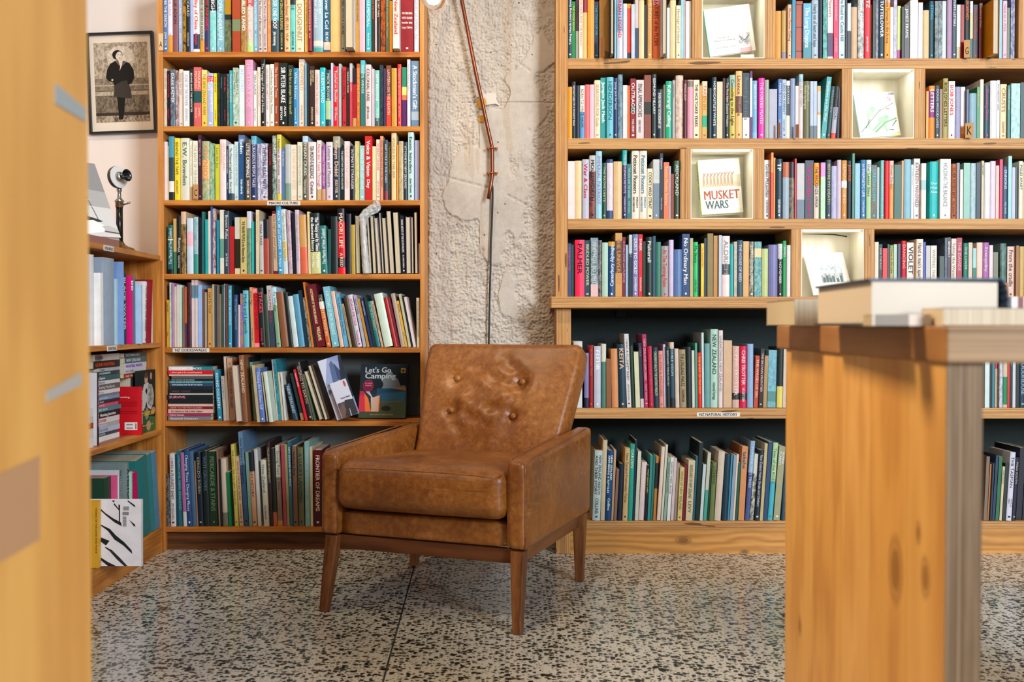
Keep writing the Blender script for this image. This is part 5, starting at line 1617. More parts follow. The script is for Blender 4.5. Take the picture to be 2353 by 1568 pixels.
# arms: upholstered side slabs, rounded at the front
for s in (-1, 1):
    th = 0.058
    def f(q, c, s=s, th=th):
        t = (q.y + DEP / 2) / DEP                          # 0 front .. 1 back
        u = s * (W2 - th / 2) + q.x
        zc = (q.z + 0.135) / 0.27                          # 0 bottom .. 1 top
        z = 0.220 + zc * (0.248 + 0.034 * t)
        y = FV + DEP / 2 + q.y + (0.02 if t > .5 else 0) * zc * t - 0.006 * zc * (1 - t)
        bul = 0.005 * sin(pi * min(1, max(0, zc))) * sin(pi * min(1, max(0, t)))
        u += bul * (1 if q.x > 0 else -1)
        u += 0.0015 * noise.noise(Vector((q.y * 9, q.z * 9, s))); z += 0.0022 * noise.noise(Vector((q.y * 8, q.x * 30, s + 3))) * zc
        return Vector((u, y, z))
    arm = bm_obj(rounded_box(th / 2, DEP / 2, 0.135, 0.02, 22, f), 'arm', lea, chair)
    for su in (-1, 1):                                     # welt round the front face of the arm
        e = s * (W2 - th / 2) + su * (th / 2 - 0.004)
        pts = [(e, FV + 0.006, z) for z in (0.226, 0.30, 0.38, 0.43)] + [(e, FV + 0.006, 0.45), (e, FV + 0.03, 0.468)] + [(e, FV + y, 0.4685 + 0.034 * y / DEP) for y in (0.06, 0.2, 0.4, 0.58)]
        pm = MB().tube(pts, 0.0022, 6); w_ = pm.build('piping', lea, arm, smooth=True, local=True)
# seat cushion
def f(q, c):
    hx, hy, hz = 0.262, 0.27, 0.066
    a, b, t = q.x / hx, q.y / hy, q.z / hz
    z = q.z
    fx_ = (1 - a ** 4) * (1 - b ** 4)
    z += (0.016 * fx_) * (1 if t > 0 else -0.4)
    front = max(0, -b)
    y = q.y - 0.016 * (1 - t * t) * (1 - a ** 4) * (1 if b < -0.8 else 0)
    if t > 0.2:
        n = noise.fractal(Vector((q.x * 7, q.y * 9, 4)), 0.9, 2, 3)
        z += 0.0045 * n
        for (x0, y0, x1, y1, dp, wd) in CREASE:
            ab = Vector((x1 - x0, y1 - y0)); ap = Vector((q.x - x0, q.y - y0)); tt = max(0, min(1, ap.dot(ab) / ab.length_squared)); dd = (ap - ab * tt).length
            z -= dp * exp(-(dd / wd) ** 2) * sin(pi * (0.1 + 0.8 * tt))
    elif b < -0.8:
        y += 0.003 * noise.fractal(Vector((q.x * 8, q.z * 12, 9)), 0.9, 2, 3)
    z += -0.022 * (b + 1) / 2                              # dips towards the back
    return Vector((q.x + 0.003 * a, y - 0.062 + 0.034, 0.370 + z))
rs_ = random.Random(5); CREASE = []
for i in range(16):
    x0 = rs_.uniform(-.24, .2); y0 = rs_.uniform(-.22, .24); an = rs_.uniform(-0.5, 0.9); L = rs_.uniform(.06, .18)
    CREASE.append((x0, y0, x0 + L * cos(an), y0 + L * sin(an), rs_.uniform(.0015, .0035), rs_.uniform(.006, .012)))
seat = bm_obj(rounded_box(0.262, 0.27, 0.066, 0.034, 56, f), 'seat_cushion', lea, chair)
pts = [(-0.252, FV + .02, 0.426)] + [(x, FV - 0.036 - 0.004 * (1 - (x / .25) ** 2), 0.4225 + 0.008 * (1 - (x / .25) ** 4)) for x in [i * 0.035 - 0.245 for i in range(15)]] + [(0.252, FV + .02, 0.426)]
MB().tube(pts, 0.0024, 6).build('piping', lea, seat, smooth=True, local=True)
# front rail, under-seat
bm_obj(rounded_box(0.266, 0.265, 0.036, 0.012, 12, lambda q, c: Vector((q.x, q.y + 0.006, 0.257 + q.z))), 'front_rail', lea, chair)
# backrest with four buttons and folds
BW0, BW1, BL = 0.254, 0.284, 0.452
AX = Vector((0, 0.455, 0.89)).normalized(); NR = Vector((0, -AX.z, AX.y))
B0 = Vector((0, FV0 + 0.485, 0.378))
def px2ab(cx, cy):
    L = 195 - (cy - 55) * 0.155; Rr = 1130 - (cy - 55) * 0.05
    return (cx - (L + Rr) / 2) / ((Rr - L) / 2), 1 - (cy - 55) / 735
BTN = [px2ab(*q) for q in ((395, 286), (805, 300), (358, 480), (773, 502))]
FOLD = []
def fold(pts, dp, wd):
    ab = [px2ab(*q) for q in pts]
    for p_, q_ in zip(ab, ab[1:]): FOLD.append((p_, q_, dp, wd))
fold([(460, 310), (520, 350), (590, 385), (650, 392)], .009, .020)
fold([(400, 290), (500, 235), (560, 205)], .005, .03)
fold([(560, 255), (640, 310), (740, 325), (800, 305)], .008, .022)
fold([(450, 370), (520, 420), (620, 462), (740, 472)], .010, .018)
fold([(400, 470), (470, 500), (545, 530)], .008, .018)
fold([(400, 450), (470, 440), (530, 452)], .005, .016)
fold([(800, 295), (740, 220), (680, 165)], .007, .018)
fold([(395, 300), (375, 380), (360, 470)], .006, .022)
fold([(805, 310), (800, 400), (775, 495)], .007, .020)
fold([(365, 490), (400, 570), (445, 640)], .006, .018)
fold([(770, 510), (735, 570), (690, 630)], .006, .020)
fold([(350, 475), (280, 440), (210, 420)], .003, .03)
def f(q, c):
    hx, hy, hz = 1.0, 0.05, 0.5
    a = c.x; b = (c.z + 1) / 2
    hw = BW0 + (BW1 - BW0) * min(1, max(0, b * 1.6 - 0.3))
    t = q.z / (BL / 2)
    u = q.x / 0.27 * hw; s = BL / 2 + q.z
    n = -q.y                                              # + towards the sitter
    A = u / hw; Bf = s / BL
    if c.y < -0.5:
        e = max(0, 1 - A ** 6) * max(0, 1 - (2 * Bf - 1) ** 6)
        n += 0.012 * max(0, 1 - A * A) * max(0, 1 - (2 * Bf - 1) ** 2)
        for (x, y) in BTN:
            r2 = ((A - x) * hw) ** 2 + ((Bf - y) * BL) ** 2
            n -= (0.007 * exp(-r2 / 0.0004) + 0.007 * exp(-r2 / 0.0022)) * e
        rr = ((A + .02) / 0.5) ** 2 + ((Bf - .52) / 0.2) ** 2
        n += 0.010 * exp(-rr)
        for (p_, q_, dp, wd) in FOLD:
            ax_, ay_ = (q_[0] - p_[0]) * hw, (q_[1] - p_[1]) * BL; bx_, by_ = (A - p_[0]) * hw, (Bf - p_[1]) * BL
            l2 = ax_ * ax_ + ay_ * ay_; tt = max(0, min(1, (bx_ * ax_ + by_ * ay_) / l2)); d2 = (bx_ - ax_ * tt) ** 2 + (by_ - ay_ * tt) ** 2
            w2 = (wd * 1.3) ** 2
            n -= 0.95 * (dp * exp(-d2 / w2) - dp * 0.35 * exp(-d2 / (w2 * 5))) * e
        n += 0.0008 * noise.fractal(Vector((u * 14, s * 14, 2)), 0.9, 2, 3) * e
    p_ = B0 + AX * s + NR * (n - 0.05)
    return Vector((u, p_.y, p_.z))
back = bm_obj(rounded_box(0.27, 0.05, BL / 2, 0.026, 84, f), 'backrest', lea, chair)
for (x, y) in BTN:
    hw = BW0 + (BW1 - BW0) * min(1, y * 1.6 - 0.3)
    c_ = B0 + AX * (y * BL) + NR * 0.006; c_.x = x * hw
    M_ = Matrix.Translation(c_) @ NR.to_track_quat('Z', 'Y').to_matrix().to_4x4()
    MB().lathe([(0.001, -0.004), (0.0105, -0.003), (0.0112, 0.001), (0.0095, 0.004), (0.005, 0.0062), (0.0008, 0.0068)], 16, 0, M_).build('button', lea, back, smooth=True, local=True)
# walnut base
rail = MB().box(-0.285, 0.285, FV + 0.03, FV + 0.05, 0.178, 0.219)
rail.build('base_rail', walnut_x, chair, local=True, bevel=0.002)
MB().box(-0.285, 0.285, FV + DEP - 0.05, FV + DEP - 0.03, 0.178, 0.219).build('base_rail', walnut_x, chair, local=True, bevel=0.002)
for s in (-1, 1):
    MB().box(s * 0.287 - 0.01, s * 0.287 + 0.01, FV + 0.03, FV + DEP - 0.03, 0.178, 0.219).build('base_rail', wood('walnut_side_rail', '8a5630', '4a2812', 'y', 140, 0.4, 0.7, 2.0) if s < 0 else bpy.data.materials['walnut_side_rail'], chair, local=True, bevel=0.002)
Minv = (Matrix.Translation((cc.x, cc.y, 0)) @ Matrix.Rotation(rz, 4, 'Z')).inverted()
for foot, (su, fv) in zip((fl, fr, br, bl_), ((-1, FV + 0.028), (1, FV + 0.028), (1, FV + DEP - 0.035), (-1, FV + DEP - 0.035))):
    p0 = Minv @ foot; p1 = Vector((su * 0.292, fv, 0.219))
    vs_ = []
    for k in range(6):
        t = k / 5; c_ = p0.lerp(p1, t); a_, b_w = 0.0125 + 0.0085 * t, 0.013 + 0.006 * t
        if k == 0: c_.z = 0
        vs_ += [(c_.x + x * a_, c_.y + y * b_w, c_.z) for x, y in ((-1, -1), (1, -1), (1, 1), (-1, 1))]
    fs_ = [(3, 2, 1, 0), (20, 21, 22, 23)] + [(4 * k + i, 4 * k + (i + 1) % 4, 4 * k + 4 + (i + 1) % 4, 4 * k + 4 + i) for k in range(5) for i in range(4)]
    MB().add(vs_, fs_).build('leg', walnut, chair, local=True, bevel=0.004, seg=3)

# ------------------------------------------------------------------ copper pipe lamp on the column
copper = plain('8a5038', 0.32, 0.9, 'copper_pipe'); bright_cu = plain('c87a4a', 0.3, 0.95, 'copper_clip')
PY = CY - 0.030
lamp = thing('wall_lamp', 'bent copper pipe lamp with glowing globe bulb, clipped to the concrete column', 'lamp', (at_y(1131, 370, PY).x, PY, 1.4))
pp = [at_y(1042, -90, PY - 0.02), at_y(1061, 0, PY - 0.015), at_y(1094, 170, PY - 0.008), at_y(1123, 305, PY), at_y(1127, 322, PY), at_y(1130, 336, PY), at_y(1131, 350, PY), at_y(1131.5, 390, PY), at_y(1131, 402, PY), at_y(1129.5, 414, PY), at_y(1127, 430, PY - 0.003), at_y(1122, 457, PY - 0.01)]
bulb_c = at_y(996, -8, 3.40)
top = at_y(1040, -98, PY - 0.02)
arc = [Vector((bulb_c.x, bulb_c.y, 2.19)), Vector((bulb_c.x + 0.02, bulb_c.y + 0.06, 2.235)), Vector((bulb_c.x + 0.06, PY - 0.12, 2.24)), Vector((top.x - 0.02, PY - 0.04, 2.235))]
MB().tube(arc + pp, 0.0073, 12).build('pipe', copper, lamp, smooth=True)
for qy in (341, 398):
    c_ = at_y(1131, qy, PY)
    mb = MB().tube([(c_.x + 0.0087 * cos(a), PY - 0.0087 * sin(a), c_.z) for a in [pi * i / 10 for i in range(11)]], 0.003, 8)
    for s in (-1, 1):
        mb.box(c_.x + s * 0.0145 - 0.007, c_.x + s * 0.0145 + 0.007, PY + 0.002, PY + 0.005, c_.z - 0.004, c_.z + 0.004)
        mb.lathe([(0.0042, 0), (0.004, 0.002), (0.002, 0.0035), (0.0005, 0.0038)], 10, 0, Matrix.Translation((c_.x + s * 0.016, PY + 0.002, c_.z)) @ Matrix.Rotation(pi / 2, 4, 'X'))
        mb.box(c_.x + s * 0.016 - 0.003, c_.x + s * 0.016 + 0.003, PY + 0.004, CY + 0.003, c_.z - 0.003, c_.z + 0.003)
    mb.build('pipe_clip', bright_cu, lamp)
cb = [at_y(1129, 418, PY + 0.002), at_y(1132, 432, PY + 0.010), at_y(1132, 460, PY + 0.013)] + [at_y(x, y, PY + 0.014) for x, y in ((1130, 520), (1128, 560), (1127, 620), (1125, 690), (1124, 750), (1123, 800), (1123, 1000))]
cb.append(Vector((cb[-1].x, PY + 0.014, 0.03)))
MB().tube(cb, 0.0036, 8).build('cable', plain('14181c', 0.5), lamp, smooth=True)
gl, nt_, p_ = nodes('bulb_glass'); p_.inputs['Base Color'].default_value = (1, .92, .82, 1); p_.inputs['Transmission Weight'].default_value = 1.0; p_.inputs['Roughness'].default_value = 0.0; p_.inputs['IOR'].default_value = 1.05
fil, nt_, p_ = nodes('filament'); p_.inputs['Emission Color'].default_value = (1, .62, .25, 1); p_.inputs['Emission Strength'].default_value = 16
prof = [(0.0004, -0.044), (0.014, -0.042), (0.028, -0.034), (0.039, -0.018), (0.0435, 0.0), (0.041, 0.018), (0.032, 0.036), (0.021, 0.052), (0.0135, 0.064), (0.0125, 0.078)]
bulb = MB().lathe(prof, 28, 0, Matrix.Translation(bulb_c)).build('bulb', gl, lamp, smooth=True)
fm = MB()
for k in range(9):
    a = 2 * pi * k / 9
    fm.tube([(bulb_c.x + 0.017 * cos(a), bulb_c.y + 0.017 * sin(a), bulb_c.z - 0.022), (bulb_c.x + 0.008 * cos(a), bulb_c.y + 0.008 * sin(a), bulb_c.z + 0.03)], 0.0009, 6)
fo = fm.build('filament', fil, lamp); fo.parent = bulb
MB().lathe([(0.0165, 0), (0.0165, 0.04), (0.009, 0.052), (0.0075, 2.19 - bulb_c.z - 0.075)], 16, 0, Matrix.Translation((bulb_c.x, bulb_c.y, bulb_c.z + 0.076))).build('socket', plain('a7683c', 0.3, 0.9), lamp, smooth=True)
d = bpy.data.lights.new('bulb_glow', 'POINT'); d.energy = 2.5; d.color = (1, .68, .36); d.shadow_soft_size = 0.03
lo = bpy.data.objects.new('bulb_glow', d); COL.objects.link(lo); lo.location = bulb_c + Vector((0, 0, -0.002))

# ------------------------------------------------------------------ books shown face out and lying books
def quad_pts(c, ux, uy, pts):
    return [c + ux * x + uy * y for x, y in pts]
def face_book(name, label, cat, BLc, ux, up, w, h, th, col, prints=(), texts=(), spine='l', spine_col=None, pages='e8e0cf', group=None, spine_title=None):
    """a closed book standing with its front cover towards -n; BLc = bottom left of the cover"""
    ux = Vector(ux).normalized(); up = Vector(up).normalized(); nb = up.cross(ux).normalized() * -1   # nb: into the book, away from the viewer
    nb = ux.cross(up).normalized() * -1
    BLc = Vector(BLc) + Vector((0, 0, max(0.0, -nb.z * th) + 0.0008))
    M = Matrix((( ux.x, nb.x, up.x, BLc[0]), (ux.y, nb.y, up.y, BLc[1]), (ux.z, nb.z, up.z, BLc[2]), (0, 0, 0, 1)))
    tb = 0.0018
    mats = [cover(col), cover(spine_col or col)]
    mb = MB()
    mb.box(0, w, 0, tb, 0, h, 0, M); mb.box(0, w, th - tb, th, 0, h, 0, M)
    if spine == 'l': mb.box(-tb, 0, 0, th, 0, h, 1, M)
    else: mb.box(w, w + tb, 0, th, 0, h, 1, M)
    o = mb.build(name, mats); tag(o, label, cat, group)
    x0, x1 = (0.0005, w - 0.003) if spine == 'l' else (0.003, w - 0.0005)
    MB().box(x0, x1, tb + 0.0001, th - tb - 0.0001, 0.003, h - 0.003, 0, M).build('page_block', plain(pages, 0.8), o)
    if prints:
        pm = MB(); pmats = []; ptab = {}
        for k, (c, pts) in enumerate(prints):
            m = c if not isinstance(c, str) else (cover(*c.split('*')) if '*' in c else ink(c))
            mi = smat(ptab, pmats, m)
            e = -0.0003 - 0.00006 * k
            pm.add([M @ Vector((x * w, e, y * h)) for x, y in pts], [tuple(range(len(pts)))], mi)
        pm.build('cover_print', pmats, o)
    if texts or spine_title:
        tmb = MB(); tmats = []; ttab = {}
        for (s, x, y, L, ch, c, *rest) in texts:
            org = M @ Vector((x * w, -0.0012, y * h))
            ang = rest[0] if rest else 0
            a = ux * cos(ang) + up * sin(ang); b = up * cos(ang) - ux * sin(ang)
            flat_text(tmb, s, org, a, b, L * w, ch * h, smat(ttab, tmats, ink(c)), 'l', True, 1.5)
        if spine_title:
            s, c = spine_title
            sgn = -1 if spine == 'l' else 1
            xx = -tb - 0.0006 if spine == 'l' else w + tb + 0.0006
            ch = min(0.55 * th, 0.014)
            yo = th / 2 + (ch / 2 if spine == 'l' else -ch / 2)
            flat_text(tmb, s, M @ Vector((xx, yo, h * 0.92)), -up, nb * sgn, h * 0.7, ch, smat(ttab, tmats, ink(c)))
        tmb.build('lettering', tmats, o)
    return o
def ell(cx, cy, rx, ry, n=18, a0=0, a1=2 * pi):
    return [(cx + rx * cos(a0 + (a1 - a0) * i / n), cy + ry * sin(a0 + (a1 - a0) * i / n)) for i in range(n if a1 - a0 > 6.2 else n + 1)]
def from_px(TL, TR, BLp, Z, Y=None, back=0.0):
    """cover frame from photo pixels: bottom left corner at height Z, top leaning back by 'back' metres"""
    b = at_z(BLp[0], BLp[1], Z) if Y is None else at_y(BLp[0], BLp[1], Y)
    t = at_y(TL[0], TL[1], b.y + back); r = at_y(TR[0], TR[1], b.y + back)
    return b, (r - t), (t - b)
def rect(x0, y0, x1, y1): return [(x0, y0), (x1, y0), (x1, y1), (x0, y1)]

NY = RIGHT_U + 0.075
def niche_book(TL, TR, BL, lean, **k):
    b, ux, up = from_px(TL, TR, BL, 0, NY, lean)
    w, h = ux.length, up.length
    return b, ux, up, w, h
# niche 1: carving book
b, ux, up, w, h = niche_book((1617, 25), (1721, 10), (1632, 132), 0.03)
zz = [(0.68 + 0.04 * (i % 2), 0.30 + 0.02 * i) for i in range(0)]
pr = [('e6eef0', rect(0.05, 0.45, 0.66, 0.62)), ('e3e4e6', rect(0.66, 0.0, 0.92, 0.98)), ('9a9a9e*dcdcde', rect(0.66, 0.11, 0.92, 0.40)), ('d8a9ab', rect(0.66, 0.0, 0.92, 0.09)), ('b4b7ba*e6e6e6', rect(0.66, 0.42, 0.92, 0.8))]
for i in range(6):
    pr.append(('f2f2f2', ell(0.69 + 0.04 * i, 0.13 + 0.006 * (i % 2), 0.014, 0.012, 8)))
pr.append(('6d6d72', [(0.68, 0.36), (0.79, 0.26), (0.90, 0.36), (0.90, 0.33), (0.79, 0.23), (0.68, 0.33)])); pr.append(('6d6d72', [(0.70, 0.30), (0.79, 0.21), (0.88, 0.30), (0.88, 0.28), (0.79, 0.19), (0.70, 0.28)]))
face_book('display_book', 'white book on carving with grey carved panel, tilted in the uppermost lit niche', 'book', b, ux, up, w, h, 0.012, 'f4f4f2', pr,
          [('The Art of', 0.20, 0.345, 0.30, 0.04, '96999c'), ('Maori Carving', 0.13, 0.285, 0.46, 0.04, '96999c'), ('Hirini Moko Mead', 0.14, 0.14, 0.46, 0.035, 'a4a7aa')], spine_col='2aa88c')
bz, _, _ = NICHE['R1'][2], 0, 0
a_ = at_y(1702, 133, RIGHT_U + 0.03)
MB().box(a_.x, at_y(1733, 133, RIGHT_U + 0.03).x, RIGHT_U + 0.030, RIGHT_U + 0.0312, NICHE['R1'][2] + 0.003, NICHE['R1'][2] + 0.022).build('card', white_card)
tag(bpy.data.objects['card'], 'small blank white card propped under the tilted carving book in the niche', 'card')
# niche 2: parrots
b, ux, up, w, h = niche_book((1962, 219), (2053, 213), (1978, 319), 0.04)
pr = [('a9d4b2', ell(0.33, 0.55, 0.12, 0.09)), ('98cca6', ell(0.40, 0.64, 0.07, 0.06)), ('a2d0ae', ell(0.62, 0.38, 0.13, 0.08)), ('92c8a2', ell(0.72, 0.44, 0.06, 0.05)),
      ('a6cfb0', [(0.24, 0.5), (0.30, 0.5), (0.27, 0.16), (0.23, 0.2)]), ('98c6a6', [(0.52, 0.34), (0.6, 0.32), (0.34, 0.12), (0.3, 0.14)]),
      ('7d8f84', [(0.02, 0.12), (0.05, 0.12), (0.62, 0.62), (0.60, 0.63)]), ('7d8f84', [(0.55, 0.58), (0.57, 0.57), (0.95, 0.74), (0.93, 0.75)]), ('7fae86', [(0.35, 0.1), (0.42, 0.1), (0.7, 0.3), (0.97, 0.38), (0.95, 0.41), (0.66, 0.33)]),
      ('9fc7a4', [(0.62, 0.26), (0.66, 0.26), (0.72, 0.1), (0.66, 0.1)]), ('c98a8a', ell(0.78, 0.62, 0.05, 0.02)), ('4a5a55', [(0.80, 0.20), (0.84, 0.22), (0.96, 0.34), (0.94, 0.35)]), ('4a5a55', [(0.7, 0.16), (0.72, 0.15), (0.86, 0.12), (0.85, 0.14)]), ('5e6e68', [(0.16, 0.2), (0.18, 0.2), (0.30, 0.40), (0.28, 0.40)]),
      ('b9c4dc', rect(0.02, 0.045, 0.98, 0.085)), ('e2dc9a', [(0.74, 0.0), (0.98, 0.0), (0.98, 0.06), (0.9, 0.08)]), ('9aa6d4', rect(0.84, 0.93, 0.99, 0.985)), ('d88a4a', ell(0.93, 0.957, 0.025, 0.02))]
face_book('display_book', 'white book with two green parrots on a branch, in the second lit niche', 'book', b, ux, up, w, h, 0.012, 'f4f5f2', pr,
          [('S', 0.80, 0.80, 0.18, 0.09, 'd88a8a'), ('BIRDS', 0.60, 0.70, 0.22, 0.03, 'b5babc')], spine_col='9fbfc4')
# niche 3: MUSKET WARS
b, ux, up, w, h = niche_book((1604, 372), (1698, 366), (1613, 497), 0.03)
pr = [('cfc6ae', rect(0.0, 0.48, 1.0, 0.56)), ('dad4c0', rect(0.0, 0.56, 1, 0.7))]
for i in range(9):
    x = 0.10 + 0.085 * i
    pr += [('b59a80', [(x - 0.03, 0.5), (x - 0.015, 0.5), (x + 0.03, 0.62), (x + 0.015, 0.72), (x - 0.02, 0.7)]), ('a08068', ell(x + 0.012, 0.735, 0.016, 0.018, 10)), ('ac9076', [(x + 0.02, 0.5), (x + 0.035, 0.5), (x + 0.02, 0.62), (x, 0.62)]), ('a08870', [(x + 0.02, 0.68), (x + 0.075, 0.75), (x + 0.07, 0.77), (x + 0.01, 0.71)])]
pr.append(('dfe3d2', rect(0, 0.0, 1, 0.075)))
face_book('display_book', 'pale green book lettered MUSKET WARS, leaning in the third lit niche', 'book', b, ux, up, w, h, 0.030, 'f1f1ea', pr,
          [('MUSKET', 0.085, 0.265, 0.86, 0.165, 'a5553c'), ('WARS', 0.10, 0.095, 0.56, 0.15, '4e6468'), ('R.D. Crosby', 0.12, 0.02, 0.2, 0.03, '8d937e')], spine_col='c2cf7a', spine_title=('MUSKET WARS', '4a4a30'))
# niche 4: white card with grey landscape
b, ux, up, w, h = niche_book((1848, 586), (1936, 582), (1871, 680), 0.05)
pr = [('c8d0d2', rect(0.29, 0.28, 0.86, 0.72)), ('9aa6aa*e4e8e8', rect(0.29, 0.50, 0.86, 0.72)), ('7d8a8c*ccd2d2', rect(0.29, 0.28, 0.86, 0.50)), ('e2e6e8', ell(0.40, 0.82, 0.02, 0.04))]
for i, (x, y) in enumerate(((.36, .38), (.44, .42), (.52, .36), (.60, .40), (.70, .35), (.80, .41))):
    pr.append(('5e6c6e', [(x - .03, .28), (x + .03, .28), (x + .035, y), (x + .01, y + .04), (x, y + .02), (x - .02, y + .05), (x - .035, y)]))
face_book('display_book', 'white book with small grey landscape engraving, in the lowest lit niche', 'book', b, ux, up, w, h, 0.010, 'f5f5f3', pr)

# face-out and sideways books on the slim bookcase's sixth shelf
Zf = LZ['F']
b = at_z(823, 957, Zf); b.y = LEFT_F + 0.075; b = at_y(823, 957, b.y); b.z = Zf
r_ = at_y(931, 959, LEFT_F + 0.062); ux = Vector((r_.x - b.x, r_.y - b.y, 0)); t_ = at_y(829, 840, LEFT_F + 0.11)
up = Vector((t_.x - b.x + 0.004, t_.y - b.y, t_.z - b.z)); w, h = ux.length, up.length
pr = [('26323a', rect(0, 0.0, 1, 1)), ('7f8788', [(0.36, 0.55), (0.95, 0.55), (0.95, 0.9), (0.7, 0.97), (0.48, 0.75)]), ('1d262b', [(0.55, 0.98), (1, 0.98), (1, 0.62), (0.86, 0.60), (0.80, 0.72), (0.7, 0.80), (0.62, 0.9)]), ('1d262b', ell(0.36, 0.62, 0.13, 0.1)),
      ('24506a', rect(0.36, 0.30, 0.98, 0.55)), ('b98a5a', [(0.68, 0.55), (0.98, 0.51), (0.98, 0.58), (0.8, 0.58)]), ('3e4a36', rect(0, 0.0, 1, 0.30)), ('5c4a33', [(0.36, 0.28), (0.96, 0.30), (0.96, 0.31), (0.36, 0.31)]),
      ('c8304a', [(0.0, 0.12), (0.26, 0.12), (0.19, 0.36), (0.08, 0.5), (0.0, 0.5)]), ('e07038', [(0.14, 0.12), (0.26, 0.12), (0.19, 0.36), (0.10, 0.46)]), ('c9a48e', [(0.26, 0.12), (0.42, 0.12), (0.42, 0.42), (0.28, 0.38)]), ('b8bcbe', [(0.12, 0.49), (0.24, 0.40), (0.27, 0.14), (0.28, 0.38), (0.2, 0.5)]), ('d86a3a', rect(0.415, 0.12, 0.435, 0.42)),
      ('a8264a', ell(0.17, 0.60, 0.115, 0.11)), ('8a1f3c', ell(0.17, 0.60, 0.10, 0.097)), ('b08d42', rect(0.85, 0.84, 0.95, 0.93)), ('2a2418', [(0.88, 0.86), (0.92, 0.86), (0.93, 0.9), (0.87, 0.9)]), ('221f1c', ell(0.58, 0.18, 0.10, 0.05))]
face_book('display_book', "black book lettered Let's Go Camping with tent by a lake, beside the armchair", 'book', b, ux, up, w, h, 0.02, '26323a', pr,
          [("Let's Go", 0.09, 0.845, 0.56, 0.10, 'd8dadb'), ('Camping', 0.09, 0.735, 0.66, 0.10, 'd8dadb'), ('FULLY UPDATED', 0.10, 0.63, 0.15, 0.022, 'e6b8c0'), ('EDITION', 0.11, 0.59, 0.13, 0.022, 'e6b8c0'), ('SARAH BENNETT AND LEE SLATER', 0.24, 0.055, 0.5, 0.022, 'b09a62')])
def tilted_book(name, label, BL, BR, TL, TR, Y0, th, col, prints, texts, spine_w, spine_col, spine_title):
    b = at_y(*BL, Y0); rr = at_y(*BR, Y0 + 0.02); t = at_y(*TL, Y0 + 0.01)
    lift = max(0, Zf + 0.0006 - b.z); b.z += lift; rr.z += lift; t.z += lift
    ux = rr - b; up = t - b; up = up - ux.normalized() * up.dot(ux.normalized())
    return face_book(name, label, 'book', b, ux, up, ux.length, up.length, th, col, prints, texts, 'l', spine_col, spine_title=spine_title)
pr = [('c4c9dc', rect(0, .5, 1, 1)), ('8f9cc4', [(0, .6), (.3, .5), (1, .62), (1, 1), (.4, 1)]), ('4f6288', [(.1, .1), (.75, .05), (.9, .5), (.55, .95), (.42, .9), (.3, .5)]), ('36466a', [(.5, .2), (.9, .3), (.95, .6), (.62, .9)]), ('1e2638', [(.75, .2), (1, .3), (1, 1), (.9, 1), (.7, .6)]), ('d3cbd8', [(0, 0), (.5, 0), (.35, .3), (.12, .45), (0, .4)]), ('b88a86', [(.55, .6), (.62, .62), (.8, .4), (.74, .38)])]
tilted_book('display_book', 'large blue mountain picture book leaning sideways behind the small road book', (776, 969), (826, 952), (722, 836), (772, 824), LEFT_F - 0.01, 0.016, '6f82ac', pr, (), 0.02, 'b8bed0', ('MOUNTAIN CRAFT', '444c5c'))
pr = [('c3c4d2', rect(0, .45, 1, 1)), ('4a4148', rect(0, 0, 1, .42)), ('2c2a2e', [(.2, 0), (1, 0), (1, .42), (.5, .45)]), ('6b4f44', [(0, .2), (.3, .42), (.4, .2), (.2, 0), (0, 0)]), ('b24a3c', ell(.82, .88, .07, .09)), ('cfcdd6', [(.55, 0), (.6, 0), (.62, .2), (.6, .2)])]
tilted_book('display_book', 'small grey paperback with dark road picture and red oval sticker, leaning', (787, 964), (823, 951), (758, 884), (798, 874), LEFT_F - 0.035, 0.010, 'b8b9c8', pr, [('I And the Islander', .3, .5, .6, .07, '3c3c48')], 0.01, 'a9a6ba', ('I And the Islander', '555566'))

# lying books: box with rounded spine towards -x or -y given by a frame
def lying(label, org, ux, ud, L, d, th, col, title='', tc='fff', name='stacked_book', group=None, bands=(), fore=False, spread=0.7):
    """spine along ux from org, depth along ud, lying flat"""
    ux = Vector(ux).normalized(); ud = Vector(ud).normalized()
    M = Matrix(((0, ud.x, ux.x, org[0]), (0, ud.y, ux.y, org[1]), (1, 0, 0, org[2]), (0, 0, 0, 1)))
    M = M @ Matrix.Translation((th / 2, 0, 0))
    mats = [cover(col)]; bd = []
    for f0, f1, c in bands: mats.append(cover(c)); bd.append((f0, f1, len(mats) - 1))
    mb = MB(); tb = book_shape(mb, 0, th, L, d, bd, False, 0.0, fore, M)
    o = mb.build(name, mats); tag(o, label, 'book', group)
    pm = MB(); page_shape(pm, 0, th, L, d, tb, False, fore, M); pm.build('page_block', paper_mat(), o)
    if title:
        t = MB(); ch = min(0.5 * th, 0.011)
        flat_text(t, title, Vector(org) + ux * (L * 0.06) - ud * 0.0007 + Vector((0, 0, th / 2 - ch / 2)), ux, (0, 0, 1), L * spread, ch)
        t.build('title', ink(tc), o)
    return o
z = Zf + 0.0006; rs_ = random.Random(3)
